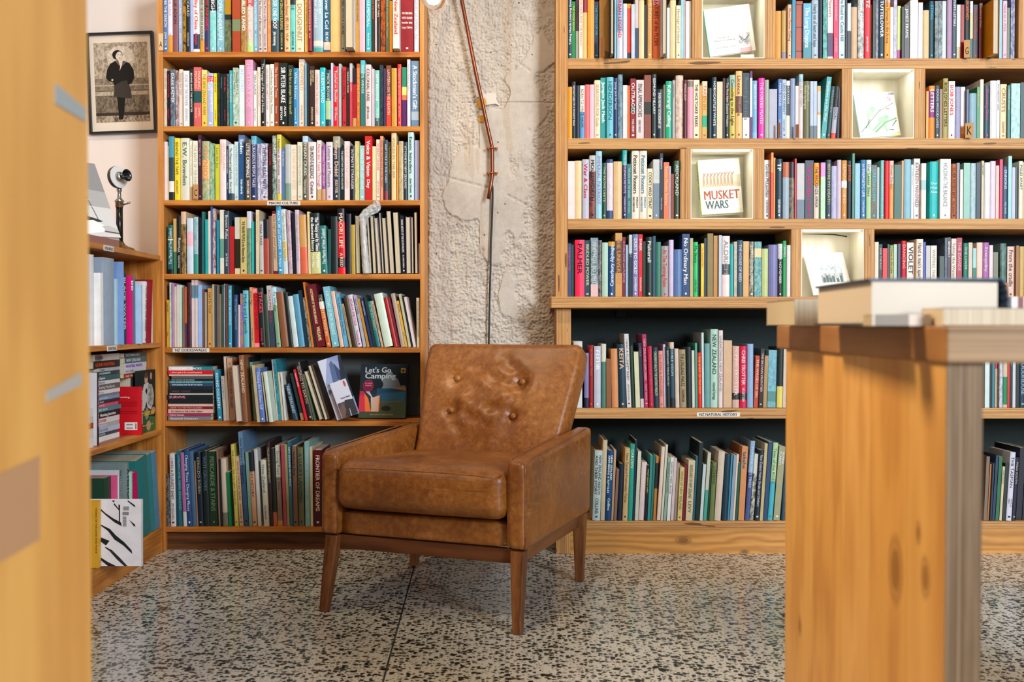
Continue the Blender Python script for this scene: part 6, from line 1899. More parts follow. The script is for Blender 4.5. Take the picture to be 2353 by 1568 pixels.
STACK = [('966 957', 386, 484, '787c7c', 'Essential Outdoors', 'dde', 'grey lying book titled Essential Outdoors, lowest of the slim bookcase stack'),
         ('957 949', 380, 484, '96305a', 'Clive Issues', 'ecc', 'crimson lying book second from bottom of the slim bookcase stack'),
         ('948 939', 386, 498, 'd8b49a', 'Art Galleries to Visit in New Zealand', '444', 'cream lying book titled Art Galleries to Visit in New Zealand'),
         ('939 932', 384, 498, '7a1c34', 'DRIVE TO THE WITCHLANDS', 'e99', 'maroon lying book just above the cream art galleries book'),
         ('931 925', 386, 497, 'd8b8a4', '', '', 'lying book with cream page edge, above the maroon lying book'),
         ('924 914', 388, 494, '141c22', '', '', 'plain black lying book below the pink lettered SURVIVE book'),
         ('914 903', 382, 494, '121a20', 'SURVIVE', 'e8a', 'black lying book lettered SURVIVE in pink, jutting from the stack'),
         ('902 898', 389, 493, 'c4beb4', '', '', 'slim lying book with pale page edge, upon the SURVIVE book'),
         ('898 890', 388, 493, '10181e', 'WEST COAST', '655', 'black lying book with faint brown lettering, mid stack'),
         ('890 882', 388, 493, '16242c', '', '', 'plain dark teal lying book in the middle of the stack'),
         ('882 875', 389, 492, '2d4a66', 'SNOW JOURNALS AND THE BEST OF COASTAL', 'def', 'blue lying book lettered in white, mid stack'),
         ('875 870', 388, 492, '3a7c88', 'DAY WALKS OF THE WEST COAST', 'cee', 'teal lying book lettered DAY WALKS of the west coast'),
         ('870 865', 388, 490, '121a22', 'DAY WALKS OF DUNEDIN', 'bcc', 'black lying book lettered DAY WALKS of Dunedin'),
         ('865 858', 394, 492, '555', '', '', 'grey picture-spined lying book under the cream edged one'),
         ('858 854', 388, 492, 'd8bfae', '', '', 'lying book with cream pages outward under the red guide'),
         ('853 844', 386, 493, 'd01420', "a visitor's guide to the coromandel peninsula", 'fcc', 'bright red lying guide book near top of the stack'),
         ('844 835', 387, 505, 'd6d8d8', 'WALKING TRACKS', 'fff', 'white and teal lying book topping the slim bookcase stack')]
STK_Y = LEFT_F + 0.018
for yy, xa, xb, c, t, tc, lab in STACK:
    y0, y1 = (float(q) for q in yy.split())
    th = (y0 - y1) / FPX * STK_Y * 0.985
    a = at_y(xa, 900, STK_Y).x; b_ = at_y(min(xb, 489), 900, STK_Y).x; a = max(a, Lin0 + 0.001)
    lying(lab, (a, STK_Y + rs_.uniform(0, .004), z), (1, 0, 0), (0, 1, 0), b_ - a, 0.15, th - 0.0002, c, t, tc, group='books lying in the stack on the slim bookcase', bands=[(0.0, 0.45, '2f7f86')] if 'topping' in lab else ())
    z += th
# ------------------------------------------------------------------ side bookcase: things standing in and on it
# hunting shelf: stacks with the spines towards the room
z = SZ['S3'] + 0.0006; SP_X = -1.352
SIDE_STACK = [('eee', '', '777', .021, 'white lying book at the very bottom of the hunting stack'), ('234a4c', 'IN DOORSTEP', 'cdd', .014, 'dark teal lying book second from bottom of the hunting stack'), ('b9c6d8', 'THE DEER', '88a', .022, 'pale blue lying book low in the hunting stack'),
              ('aab0b4', 'WILDERNESS', 'dde', .017, 'grey lying book below the red lettered white one, hunting stack'), ('dcd8d4', 'LEATHER', 'd34', .023, 'white lying book with red lettering, low in the hunting stack'), ('1c161c', 'Hunting Junction', 'eee', .026, 'black lying book titled Hunting Junction in the hunting stack'),
              ('3a8c92', 'BEST SHOTS', 'cee', .017, 'teal lying book above the black one, hunting stack'), ('d85c78', 'HUNTER', 'fbc', .016, 'pink lying book in the middle of the hunting stack'), ('2a2a30', 'IN ACT', 'ddd', .014, 'black and white lying book above the pink one'),
              ('7a9abc', 'HUNT GUIDE', 'cde', .016, 'light blue lying book in the middle of the hunting stack'), ('7c8280', '', 'fff', .010, 'slim grey lying book above the light blue one'), ('e4dfdc', 'The Last', 'c9a', .016, 'white lying book under the brown one, hunting stack'),
              ('6c645c', 'Hunting Handbook', 'ccc', .024, 'brown lying book titled Hunting Handbook'), ('e0dedb', 'THE ROAR', '777', .015, 'white lying book above the brown handbook'), ('42605e', 'Station', 'dee', .022, 'grey green lying book near the top of the hunting stack'),
              ('223c44', 'IN THE DOORSTEP', 'dee', .016, 'dark lying book titled IN THE DOORSTEP'), ('b4b8ba', 'CLASSIC', '777', .014, 'pale grey lying book below the orange lettered black book')]
for c, t, tc, th, lab in SIDE_STACK:
    L = 0.185 + rs_.uniform(-.015, .012); th *= 0.8
    lying(lab, (SP_X + rs_.uniform(-.004, .004), 3.432 - L - rs_.uniform(0, .012), z), (0, 1, 0), (-1, 0, 0), L, 0.135, th - .0002, c, t, tc, group='books lying in the hunting stack', spread=0.8); z += th
lying('black lying book with bold orange GONE HUNTING lettering near the stack top', (SP_X, 3.215, z), (0, 1, 0), (-1, 0, 0), 0.218, 0.14, .024, '1b1614', 'GONE HUNTING', 'e8501c', group='books lying in the hunting stack', spread=0.82); z += .0242
lying('pale lying book with framed lettering crowning the hunting stack', (SP_X, 3.215, z), (0, 1, 0), (-1, 0, 0), 0.21, 0.14, .021, 'd2c8c2', 'THE HUNTERS', '555', group='books lying in the hunting stack', bands=[(.7, .95, '8a7f7a')], spread=0.3)
z = SZ['S3'] + 0.0006
for c, t, tc, th, lab in [('4a5a60', '', 'fff', .045, 'thick dark lying book at the bottom behind the hunter cover'), ('8a7a68', '', 'fff', .055, 'thick brown lying book behind the hunter cover'), ('5d666a', '', 'fff', .05, 'grey lying book behind the hunter cover'), ('39424a', '', 'fff', .05, 'slate lying book just behind the hunter cover top'),
                          ('a8382c', 'Jungle Tales', 'fc9', .018, 'brick red lying book lying across the hunter cover top'), ('d8d8d8', 'DEER SERIES', '99a', .018, 'white lying book above the brick red one'), ('d6d2de', 'HUNTING WAPITI', '84b', .024, 'white lying book with violet lettering in the far stack'),
                          ('4a6a64', 'NEW ZEALAND', 'dde', .024, 'blue green picture lying book in the far stack'), ('3c4c50', 'DISCOVERING ARTS', 'bcc', .018, 'dark green lying book topping the far stack')]:
    far = z > SZ['S3'] + .19
    y0 = 3.437 if far else 3.50
    if far: th *= .85
    lying(lab, (-1.338 - rs_.uniform(0, .004), y0 + rs_.uniform(0, .008), z), (0, 1, 0), (-1, 0, 0), 3.652 - y0 - .008, 0.13, th - .0002, c, t, tc, group='books lying in the stack behind the hunter cover', spread=0.8); z += th
# red back cover, hunter cover, grey spine, white back cover
Z3 = SZ['S3']
face_book('display_book', 'red back cover with white barcode label beside the hunting stack', 'book', Vector((-1.425, 3.478, Z3)), (1, 0.0, 0), (0, 0.0, 1), 0.127, 0.168, 0.012, 'c8101c',
          [('e8e2de', rect(.55, .1, .9, .26)), ('777', rect(.84, .12, .88, .24)), ('777', rect(.6, .13, .78, .15)), ('777', rect(.6, .2, .78, .22)), ('a00c16', rect(.36, .67, .9, .69)), ('a00c16', rect(.36, .63, .9, .65)), ('a00c16', rect(.36, .59, .9, .61)), ('a00c16', rect(.36, .48, .9, .5)), ('a00c16', rect(.36, .44, .9, .46))],
          [('hunting.', .40, .77, .35, .035, 'f4d8d4')], 'r', 'c8101c', spine_title=('A GUIDE TO DEER STALKING', 'eee'))
pr = [('1a2420', rect(0, 0, 1, 1)), ('2d5a34', rect(.0, .0, .5, .3)), ('3c6a3a', [(.4, 0), (1, 0), (1, .22), (.6, .25)]), ('c89a84', ell(.42, .85, .10, .085)), ('5a3c30', ell(.42, .92, .09, .05)), ('c9c4bc', [(.2, .35), (.15, .6), (.28, .78), (.55, .8), (.75, .7), (.85, .45), (.7, .35), (.5, .4), (.42, .5), (.35, .4)]), ('7a7a76*b9b9b2', [(.5, .45), (.55, .78), (.78, .76), (.9, .6), (.86, .44), (.7, .4)]), ('222', [(.36, .66), (.46, .6), (.5, .68), (.42, .72)]), ('bb8a70', ell(.72, .9, .07, .06)), ('b88a74', ell(.85, .33, .12, .06)), ('c08c78', ell(.55, .1, .14, .08)), ('8f8a84', ell(.45, .3, .12, .1))]
face_book('display_book', 'black hunter book with man in pale jumper and yellow lettering, end of hunting shelf', 'book', Vector((-1.312, 3.50, Z3)), (0.02, 1, 0), (0, 0, 1), 0.15, 0.222, 0.014, '1a2420', pr,
          [('Hunter', .12, .27, .8, .10, 'e2b820'), ('a New Zealand life', .1, .10, .8, .03, 'd6c030')])
face_book('display_book', 'white back cover with small grey print at near end of hunting shelf', 'book', Vector((-1.50, 3.165, Z3)), (1, 0, 0), (0, 0.02, 1), 0.178, 0.232, 0.012, 'dcdade',
          [('c9a080', rect(.35, .72, .55, .9)), ('aaa', rect(.45, .62, .75, .63)), ('aaa', rect(.45, .56, .75, .57)), ('aaa', rect(.45, .5, .75, .51)), ('aaa', rect(.45, .44, .7, .45)), ('c98a50', rect(.4, .3, .5, .4))], (), 'r', '3a2630', spine_title=('DEER AND THE MOUNTAIN', 'caa'))
z = Z3 + .0006
for c, t, th, lab in [('e2e0dd', 'OUT', .03, 'white lying book at near bottom of hunting shelf'), ('d9d6d0', 'WILD', .03, 'cream lying book second in the near pile'), ('a83a1c', 'VENISON', .018, 'rust red lying book in the near pile'), ('c9c9c9', 'DEER', .02, 'grey white lying book above the rust red one'), ('ddd', 'HIND', .024, 'white lying book on top of the near pile')]:
    lying(lab, (-1.318, 2.93, z), (0, 1, 0), (-1, 0, 0), .20, .14, th - .0002, c, t, '555', group='books lying in the near pile on the hunting shelf'); z += th
# bottom shelf: patterned back cover, covers behind it
Z4 = SZ['S4']
pr = [('222226', [(0, .88), (.14, .80), (.33, .72), (.52, .66), (.54, .60), (.36, .66), (.16, .76), (0, .85)]), ('1c2226', [(.34, .93), (.47, .84), (.47, .68), (.5, .66), (.5, .92), (.46, .93), (.46, .87), (.36, .95)]),
      ('1c2226', [(0, .62), (.2, .53), (.36, .40), (.58, .31), (.80, .18), (.78, .24), (.6, .36), (.4, .46), (.25, .56), (0, .635)]), ('1c2226', [(0, .44), (.24, .38), (.15, .31), (0, .38)]), ('2a2a2c', [(.12, .28), (.25, .22), (.42, .10), (.6, 0), (.68, 0), (.5, .12), (.3, .24), (.14, .29)]), ('1c2226', [(0, .14), (.2, .06), (.4, 0), (.2, 0), (0, .1)]),
      ('1c2226', [(.72, .70), (.86, .63), (.88, .60), (.84, .60)]), ('1c2226', [(.30, .99), (.38, .99), (.34, .96)]), ('1c2226', [(.7, .99), (.86, .92), (.88, .89), (.84, .9), (.68, .98)])]
for i in range(9): pr.append(('555', rect(.58 + .016 * i, .84, .588 + .016 * i, .9)))
for i in range(11): pr.append(('555', rect(.57, .60 + .014 * i, .66, .607 + .014 * i)))
for i in range(8): pr.append(('666', rect(.57 + .02 * i, .77, .58 + .02 * i, .82)))
pb = at_z(229, 1302, Z4); pt = at_z(323, 1302, Z4)
face_book('display_book', 'white back cover with black broken sticks pattern jutting from the lowest shelf', 'book', Vector((pb.x - 0.07, pb.y, Z4)), (1, 0.0, 0), (0, 0.012, 1), pt.x - pb.x + 0.07, 0.205, 0.016, 'e6e3e6', [(c, [(0.36 + x * .64, y) for x, y in p]) for c, p in pr], (), 'r', 'e6e3e6')
face_book('display_book', 'black back cover at the near end of the lowest side shelf', 'book', Vector((-1.50, pb.y - 0.042, Z4)), (1, 0, 0), (0, 0.01, 1), 0.205, 0.225, 0.014, '12181c', (), (), 'r', '1c2428')
yb = MB().box(-1.30, pb.x + 0.004, pb.y - 0.022, pb.y - 0.004, Z4, Z4 + 0.205)
face_book('display_book', 'yellow spined slim book between the black and stick-patterned back covers', 'book', Vector((-1.46, pb.y - 0.024, Z4)), (1, 0, 0), (0, 0.01, 1), 0.19, 0.206, 0.018, 'd8a028', (), [('WORKS OF THE LAND AND PLACE', .965, .9, .9, .02, '543', -pi / 2)], 'r', 'd8a028')
face_book('display_book', 'large grey white back cover behind the stick-patterned one', 'book', Vector((-1.52, 3.298, Z4)), (1, 0, 0), (0, 0.015, 1), 0.215, 0.262, 0.012, 'c9c9c9', [('9a9a9a', rect(0, 0, 1, 1)), ('cdcdcd', rect(0, 0, 1, 1))], (), 'r', '5a6468', spine_title=('a History book of the', 'dde'))

# ship picture book leaning on a lying book, candlestick telephone
lying('brown lying book under the leaning ship photograph on the side bookcase', (-1.300, 3.03, SZ['S1'] + .0006), (0, 1, 0), (-1, 0, 0), .27, .20, .024, '9a6a5c', '', '')
u_ = Vector((-0.707, -0.707, 0)); br_ = Vector((-1.300, 3.315, SZ['S1'] + .0255)); upv = Vector((-.155, .165, .272))
wS = 0.26; o_ = br_ + u_ * wS
pr = [('8e9094', rect(0, 0, 1, 1)), ('a9abae', [(0, .0), (1, 0), (1, .6), (0, .7)]), ('cfd0d3', [(0, 0), (1, 0), (1, .38), (0, .45)]), ('33383c', [(.50, .30), (.62, .27), (.80, .22), (.84, .20), (.80, .19), (.70, .19), (.52, .24), (.4, .28)]), ('f1f1f2', [(.45, .24), (.55, .25), (.62, .20), (.72, .21), (.85, .14), (.8, .06), (.6, .03), (.5, .1)]), ('b9babc', [(.8, .14), (.9, .15), (1, .1), (1, .04), (.86, .06)]), ('555', [(.82, .08), (1, .06), (1, .045), (.82, .06)]), ('e3e3e6', [(0, .22), (.3, .2), (.5, .06), (.4, 0), (0, 0)])]
for i, (x, y0, y1) in enumerate(((.45, .28, .86), (.57, .26, .82), (.69, .24, .70))):
    pr += [('dcdde0', [(x, y0), (x + .012, y0), (x + .010, y1), (x + .002, y1)])]
    for j in range(4):
        yy = y0 + (y1 - y0) * (.35 + .2 * j); hw = .09 - .015 * j
        pr += [('e4e5e7', [(x - hw, yy), (x + hw, yy - .03), (x + hw, yy - .018), (x - hw, yy + .010)]), ('c3c5c9', [(x - hw, yy), (x - hw + .008, yy), (x + .01, y1), (x, y1)])]
    pr += [('5c6064', [(x - .05, y0), (x - .042, y0), (x + .006, y1), (x + .002, y1)]), ('5c6064', [(x + .09, y0 - .02), (x + .098, y0 - .02), (x + .01, y1), (x + .006, y1)])]
face_book('display_book', 'grey sailing ship photograph book leaning on top of the side bookcase', 'book', o_, -u_, upv, wS, upv.length, 0.014, 'a9abae', pr, (), 'l', '3a4468')
ph = Vector((-1.385, 3.52, SZ['S1']))
phone = thing('candlestick_telephone', 'antique candlestick telephone with white disc and black mouthpiece on side bookcase top', 'telephone', ph)
brass = plain('a08a5c', 0.28, 0.9, 'aged_brass'); chrome = plain('b9bcbc', 0.22, 0.95, 'old_chrome'); blk = plain('0d1113', 0.25)
T_ = Matrix.Translation(ph)
MB().lathe([(0.058, 0), (0.060, 0.004), (0.058, 0.008), (0.050, 0.011), (0.048, 0.016), (0.030, 0.022), (0.018, 0.030), (0.013, 0.040)], 32, 0, T_).build('base', brass, phone, smooth=True)
MB().lathe([(0.0115, 0.03), (0.0115, 0.165)], 20, 0, T_).build('stem', blk, phone, smooth=True)
MB().lathe([(0.0135, 0.160), (0.0135, 0.178), (0.016, 0.180), (0.016, 0.184), (0.010, 0.190), (0.007, 0.196), (0.006, 0.214), (0.009, 0.218), (0.009, 0.226), (0.004, 0.232)], 20, 0, T_).build('collar', chrome, phone, smooth=True)
dc = at_y(273, 407, 3.50); hn = Vector((0.90, -0.42, 0.10)).normalized()
MB().tube([ph + Vector((0, 0, .228)), ph + Vector((-.004, .01, .242)), dc - hn * 0.018], [.006, .006, .007], 10).build('bracket', chrome, phone, smooth=True)
D_ = Matrix.Translation(dc) @ hn.to_track_quat('Z', 'Y').to_matrix().to_4x4()
MB().lathe([(0.030, -0.018), (0.0385, -0.014), (0.0395, -0.004), (0.0390, 0.0)], 36, 0, D_).build('transmitter_case', plain('5d5a50', 0.3, 0.8), phone, smooth=True)
MB().lathe([(0.0385, 0.0), (0.0385, 0.0015), (0.012, 0.003)], 36, 0, D_).build('disc', plain('dcdcdc', 0.35), phone)
MB().lathe([(0.019, 0.002), (0.019, 0.006), (0.016, 0.010), (0.0135, 0.016)], 28, 0, D_).build('ring', chrome, phone, smooth=True)
MB().lathe([(0.010, 0.012), (0.0105, 0.020), (0.014, 0.028), (0.0205, 0.038), (0.0215, 0.040), (0.0200, 0.040), (0.013, 0.030), (0.008, 0.020), (0.004, 0.016)], 28, 0, D_).build('mouthpiece', blk, phone, smooth=True)
MB().tube([ph + Vector((.014 + .0, -.0, .17)), ph + Vector((.03, -.01, .172)), ph + Vector((.042, -.014, .176))], [.003, .003, .004], 8).build('receiver_hook', chrome, phone, smooth=True)

# framed sepia portrait print on the back wall
FY = BACK_Y - 0.022
c0 = [at_y(*q, FY) for q in ((197, 75), (349, 71), (360, 306), (203, 306))]
ctr = (c0[0] + c0[1] + c0[2] + c0[3]) / 4; fw = ((c0[1] - c0[0]).length + (c0[2] - c0[3]).length) / 2; fh = ((c0[3] - c0[0]).length + (c0[2] - c0[1]).length) / 2
fr_ = thing('framed_print', 'black framed sepia photograph of a standing person in a dark coat, on the wall', 'picture', (ctr.x, FY, ctr.z - fh / 2))
rot = R(2.0)
FM = Matrix.Translation((ctr.x, FY, ctr.z)) @ Matrix.Rotation(-rot * -1, 4, 'Y') if False else Matrix.Translation((ctr.x, FY, ctr.z)) @ Matrix.Rotation(-rot, 4, 'Y')
ft = 0.0095; mb = MB()
for x0, x1, z0, z1 in ((-fw / 2, fw / 2, fh / 2 - ft, fh / 2), (-fw / 2, fw / 2, -fh / 2, -fh / 2 + ft), (-fw / 2, -fw / 2 + ft, -fh / 2 + ft, fh / 2 - ft), (fw / 2 - ft, fw / 2, -fh / 2 + ft, fh / 2 - ft)):
    mb.box(x0, x1, 0, 0.02, z0, z1, 0, FM)
mb.build('frame', plain('0d1214', 0.3), fr_)
MB().box(-fw / 2 + ft, fw / 2 - ft, 0.012, 0.014, -fh / 2 + ft, fh / 2 - ft, 0, FM).build('mount', plain('e6d8c4', 0.8), fr_)
pw, phh = fw - 0.052, fh - 0.085
SEP = [('8a7a66*c9baa2', rect(0, .43, 1, 1)), ('bfb09a*ded2bf', ell(.5, .8, .26, .16)), ('9a8a74*6a5c4a', rect(0, .40, 1, .55)), ('b5a690', rect(0, .455, 1, .47)), ('4a4034*8a7a64', rect(0, .12, 1, .40)), ('c2b49c*8f8068', rect(0, .335, 1, .385)), ('3a3128', rect(0, .08, 1, .12)), ('57493a*b7a88f', rect(0, 0, 1, .08)),
       ('1a1613', [(.42, .03), (.50, .03), (.52, .10), (.56, .33), (.40, .33), (.42, .1)]), ('3c352d', [(.34, .32), (.68, .29), (.66, .42), (.60, .52), (.36, .50), (.36, .40)]), ('1c1815', [(.36, .46), (.34, .50), (.26, .52), (.21, .56), (.24, .66), (.30, .735), (.38, .765), (.44, .775), (.56, .765), (.66, .735), (.73, .65), (.74, .55), (.68, .48), (.62, .46), (.60, .52), (.5, .51)]),
       ('6a5d4e', [(.40, .765), (.43, .785), (.50, .715), (.57, .77), (.60, .75), (.52, .70), (.46, .71)]), ('d8ccb8', [(.45, .775), (.54, .775), (.51, .70), (.47, .64), (.485, .70)]), ('1d1815', ell(.44, .845, .095, .06)), ('d9ccb6', ell(.465, .835, .062, .055)), ('1d1815', [(.36, .80), (.39, .87), (.44, .89), (.50, .885), (.44, .875), (.41, .84), (.40, .80)]), ('8a7b68', ell(.455, .845, .012, .006, 8)), ('8a7b68', ell(.50, .842, .010, .006, 8)), ('7a6654', ell(.485, .803, .018, .005, 8)), ('c4b59d', ell(.33, .53, .02, .015, 8))]
pm = MB(); pmats = []; ptab = {}
for k, (c, pts) in enumerate(SEP):
    m = cover(*c.split('*')) if '*' in c else ink(c)
    pm.add([FM @ Vector(((x - .5) * pw, 0.0115 - 0.00008 * k, (y - .5) * phh + 0.004)) for x, y in pts], [tuple(range(len(pts)))], smat(ptab, pmats, m))
pm.build('photograph', pmats, fr_)

# ------------------------------------------------------------------ kraft index cards between books, plastic cover
kraft = plain('c0935c', 0.8); kdark = plain('8a552c', 0.8)
def index_card(letter, x0, x1, y0, y1, Y, label, mat=kraft, skew=0.02):
    a = at_y(x0, y1, Y); b = at_y(x1, y0, Y)
    M = Matrix.Translation((a.x, Y, a.z)) @ Matrix.Rotation(-skew * 10, 4, 'Z')
    w, h = b.x - a.x, b.z - a.z
    o = MB().box(0, w, 0, 0.001, 0, h, 0, M).build('index_card', mat); tag(o, label, 'card')
    if letter:
        t = MB(); flat_text(t, letter, M @ Vector((w * .22, -0.0006, h * .2)), M.to_3x3() @ Vector((1, 0, 0)), (0, 0, 1), w * .56, h * .6, 0, 'l', False, 1.0)
        t.build('lettering', ink('1d1812'), o)
index_card('A', 364, 375, 77, 116, LEFT_F - 0.004, 'pale card lettered A on the left post of the slim bookcase', plain('d9b98c', .8), 0)
index_card('C', 444, 455.5, 424, 457, LEFT_F - 0.006, 'kraft card lettered C before white books, slim bookcase third shelf', kraft, 0)
index_card('G', 2215, 2228, 92, 133, RIGHT_U - 0.012, 'kraft card lettered G in front of the black LEGEND book')
index_card('K', 2218, 2236, 283, 317, RIGHT_U - 0.012, 'kraft card lettered K on the wide bookcase second shelf')
index_card('S', 2298, 2316, 650, 681, RIGHT_U - 0.012, 'kraft card lettered S on the wide bookcase fourth shelf')
index_card('', 1380, 1390, 87, 131, RIGHT_U - 0.03, 'blank brown card sticking out beside the tan book, top shelf', kdark, 0.05)
index_card('', 1787, 1793, 283, 316, RIGHT_U - 0.014, 'blank brown card beside the blue mountaineering book, second shelf', kdark, 0.04)
index_card('', 1828, 1835, 286, 317, RIGHT_U - 0.014, 'blank brown card at the foot of the white book, second shelf', kdark, 0.04)
# orange cover of the book standing open to the front of the top shelf
# clear plastic bag pulled over a book on the fourth shelf
pl, nt_, p_ = nodes('clear_plastic'); p_.inputs['Base Color'].default_value = (.9, .93, .95, 1); setin(p_, Roughness=0.18); p_.inputs['Transmission Weight'].default_value = 0.3; p_.inputs['Alpha'].default_value = 0.5
bagY = LEFT_F - 0.006
bx = at_y(850, 629, LEFT_F); 
bagged = MB(); M_ = Matrix.Translation((at_y(834, 629, LEFT_F).x, LEFT_F + 0.004, LZ['D'] + 0.0006))
tbk = book_shape(bagged, 0, 0.020, 0.215, 0.15, (), True, 0, True, Matrix.Translation(M_.translation) @ Matrix.Rotation(math.atan2(-7, 140), 4, 'Y') @ Matrix.Translation((.01, 0, 0)))
bo = bagged.build('book', cover('5f7f92')); tag(bo, 'blue grey book inside a clear plastic bag on the slim bookcase fourth shelf', 'book')
pm = MB(); page_shape(pm, 0, 0.020, 0.215, 0.15, tbk, True, True, Matrix.Translation(M_.translation) @ Matrix.Rotation(math.atan2(-7, 140), 4, 'Y') @ Matrix.Translation((.01, 0, 0))); pm.build('page_block', paper_mat(), bo)
bagpts = [(833, 627), (850, 629), (847, 600), (838, 560), (834, 528), (838, 505), (846, 492), (858, 486), (871, 484), (875, 478), (873, 468), (866, 461), (860, 462), (860, 472), (850, 470), (840, 478), (833, 488), (825, 492), (829, 500), (830, 530), (831, 580)]
rows = []
prof = [(629, 834, 851), (612, 832, 849), (590, 831, 847), (566, 829.5, 845), (540, 828, 843), (520, 827, 842), (505, 825, 844), (496, 825, 852), (489, 829, 868), (482, 835, 874), (475, 845, 876), (468, 856, 874), (461, 860, 868)]
vs = []; fs = []; nn = 22; nr = 60
for i in range(nr + 1):
    q = i / nr * (len(prof) - 1); k = min(int(q), len(prof) - 2); f_ = q - k
    yy, xa, xb = (prof[k][m] * (1 - f_) + prof[k + 1][m] * f_ for m in range(3))
    for j in range(nn):
        t = j / (nn - 1); fl = 1.0 if yy < 500 else 0.5
        xx = xa + (xb - xa) * t + fl * 2.6 * noise.noise(Vector((yy * .16, t * 1.6, 3)))
        dep = bagY - 0.006 - 0.011 * sin(pi * t) - fl * 0.011 * abs(noise.fractal(Vector((xx * .13, yy * .10, 1)), 0.9, 2, 3))
        vs.append(at_y(xx, yy + fl * 2 * noise.noise(Vector((yy * .2, t * 4, 8))), dep))
for i in range(nr):
    for j in range(nn - 1): fs.append((i * nn + j, i * nn + j + 1, (i + 1) * nn + j + 1, (i + 1) * nn + j))
bg_o = MB().add(vs, fs).build('plastic_bag', pl, smooth=True)
so_ = bg_o.modifiers.new('solid', 'SOLIDIFY'); so_.thickness = 0.0005
tag(bg_o, 'crumpled clear plastic bag pulled over a book, slim bookcase fourth shelf', 'bag')

# ------------------------------------------------------------------ pine counter with books, near right
TX, TY0, TY1 = 0.452, 1.035, 1.70
tt = EYE - 0.002; TTH = 0.0385
ctab = thing('counter', 'chunky pine and plywood display counter with books on top, blurred at the right', 'counter', (1.0, 1.38, 0))
pine = lambda nm, ax, kn=(): wood(nm, 'd9a356', 'a4672a', ax, 50, 0.45, 0.35, 4.0, knots=kn)
top_side = wood('counter_top_grain', 'b98752', '86562c', 'y', 70, 0.45, 0.5, 3.5)
mb = MB().box(TX, 1.75, TY0, TY1, tt - TTH, tt)
tp = mb.build('top', [wood('counter_top', 'ab8862', '7c5c3c', 'x', 70, 0.45, 0.5, 3.0, lam='z'), top_side], ctab, bevel=0.002)
tp.data.polygons[4].material_index = 1
# leg panel made of glued boards
ky = lambda py, px: at_x(px, py, TX + 0.004)
kk1, kk2, kk3, kk4 = ky(1310, 2058), ky(1328, 2126), ky(1440, 1838), ky(1225, 2110)
cuts = [TY0 + 0.012, 1.10, 1.165, 1.245, 1.33, 1.43, 1.54, TY1 - 0.01]
cutpx = [2175, 2085, 2000, 1935, 1868, 1805]
cuts = [at_x(q, 1100, TX + 0.004).y for q in cutpx]; cuts[0] = TY0 + 0.010
offc = Vector((1.0, 1.38, 0))
for i in range(len(cuts) - 1):
    kn = [(p.x - offc.x, p.y - offc.y, p.z, r_) for p, r_ in ((kk1, .014), (kk2, .008), (kk3, .006), (kk4, .005)) if cuts[i] <= p.y < cuts[i + 1]]
    MB().box(TX + 0.004, TX + 0.042, cuts[i] + .0002, cuts[i + 1] - .0002, 0, tt - TTH).build('plank', wood('counter_plank', ['e0ad62', 'dba65a', 'e2b068', 'dda95e', 'e0ae64'][i], ['b87a3a', 'b27434', 'bc803e', 'b27638', 'b87c3c'][i], 'z', 45, 0.45, 0.35, 3.2 + .5 * i, knots=kn), ctab, bevel=0.0008)
pe = MB().box(TX + 0.004, TX + 0.0418, TY0 + 0.0085, TY0 + 0.0098, 0, tt - TTH); pe.build('plank_edging', wood('counter_edge', '8e7254', '62492f', 'z', 160, 0.5, 0.6, 2.0, lam='x'), ctab)
MB().box(1.62, 1.658, TY0 + 0.02, TY1 - 0.02, 0, tt - TTH).build('plank', pine('counter_far_leg', 'z'), ctab)

# books on the counter
def tpx(px, Y): return at_y(px, 740, Y).x
Zt = tt + 0.0006
# white paperback to the far left
lying('white paperback lying at the far end of the counter behind the big hardback', (tpx(1808, 1.50), 1.46, Zt), (0, 1, 0), (1, 0, 0), .16, .115, .038, 'e4d8d6', '', '', name='counter_book', fore=True)
# big hardback with navy cover, fore edge to the camera's left, spine right
bk_ = thing('counter_book', 'thick hardback with navy cover and cream page edges lying on the counter', 'book', (0.62, 1.25, Zt))
nv = plain('1e3448', 0.4, name='navy_cloth')
z0_ = Zt + 0.0005
yA, yB = 1.135, 1.37
pA = Vector((at_y(2003, 700, yA).x, yA, 0)); pB = Vector((at_y(1880, 700, yB).x, yB, 0)); pC = Vector((at_y(2292, 700, yA + 0.03).x, yA + 0.03, 0)); pD = pC + (pB - pA)
hgt = 0.050
inn = lambda t: [(p.x, p.y) for p in t]
MB().prism(inn([pA, pC, pD, pB]), z0_ + .0025, z0_ + hgt).build('page_block', plain('d2c7b8', 0.8), bk_)
ex = (pA - pC).normalized() * .004; ey = (pA - pB).normalized() * .003
cv = [pA + ex + ey, pC + ey, pD - ey, pB + ex - ey]
cmb = MB().prism(inn(cv), z0_, z0_ + .0024)
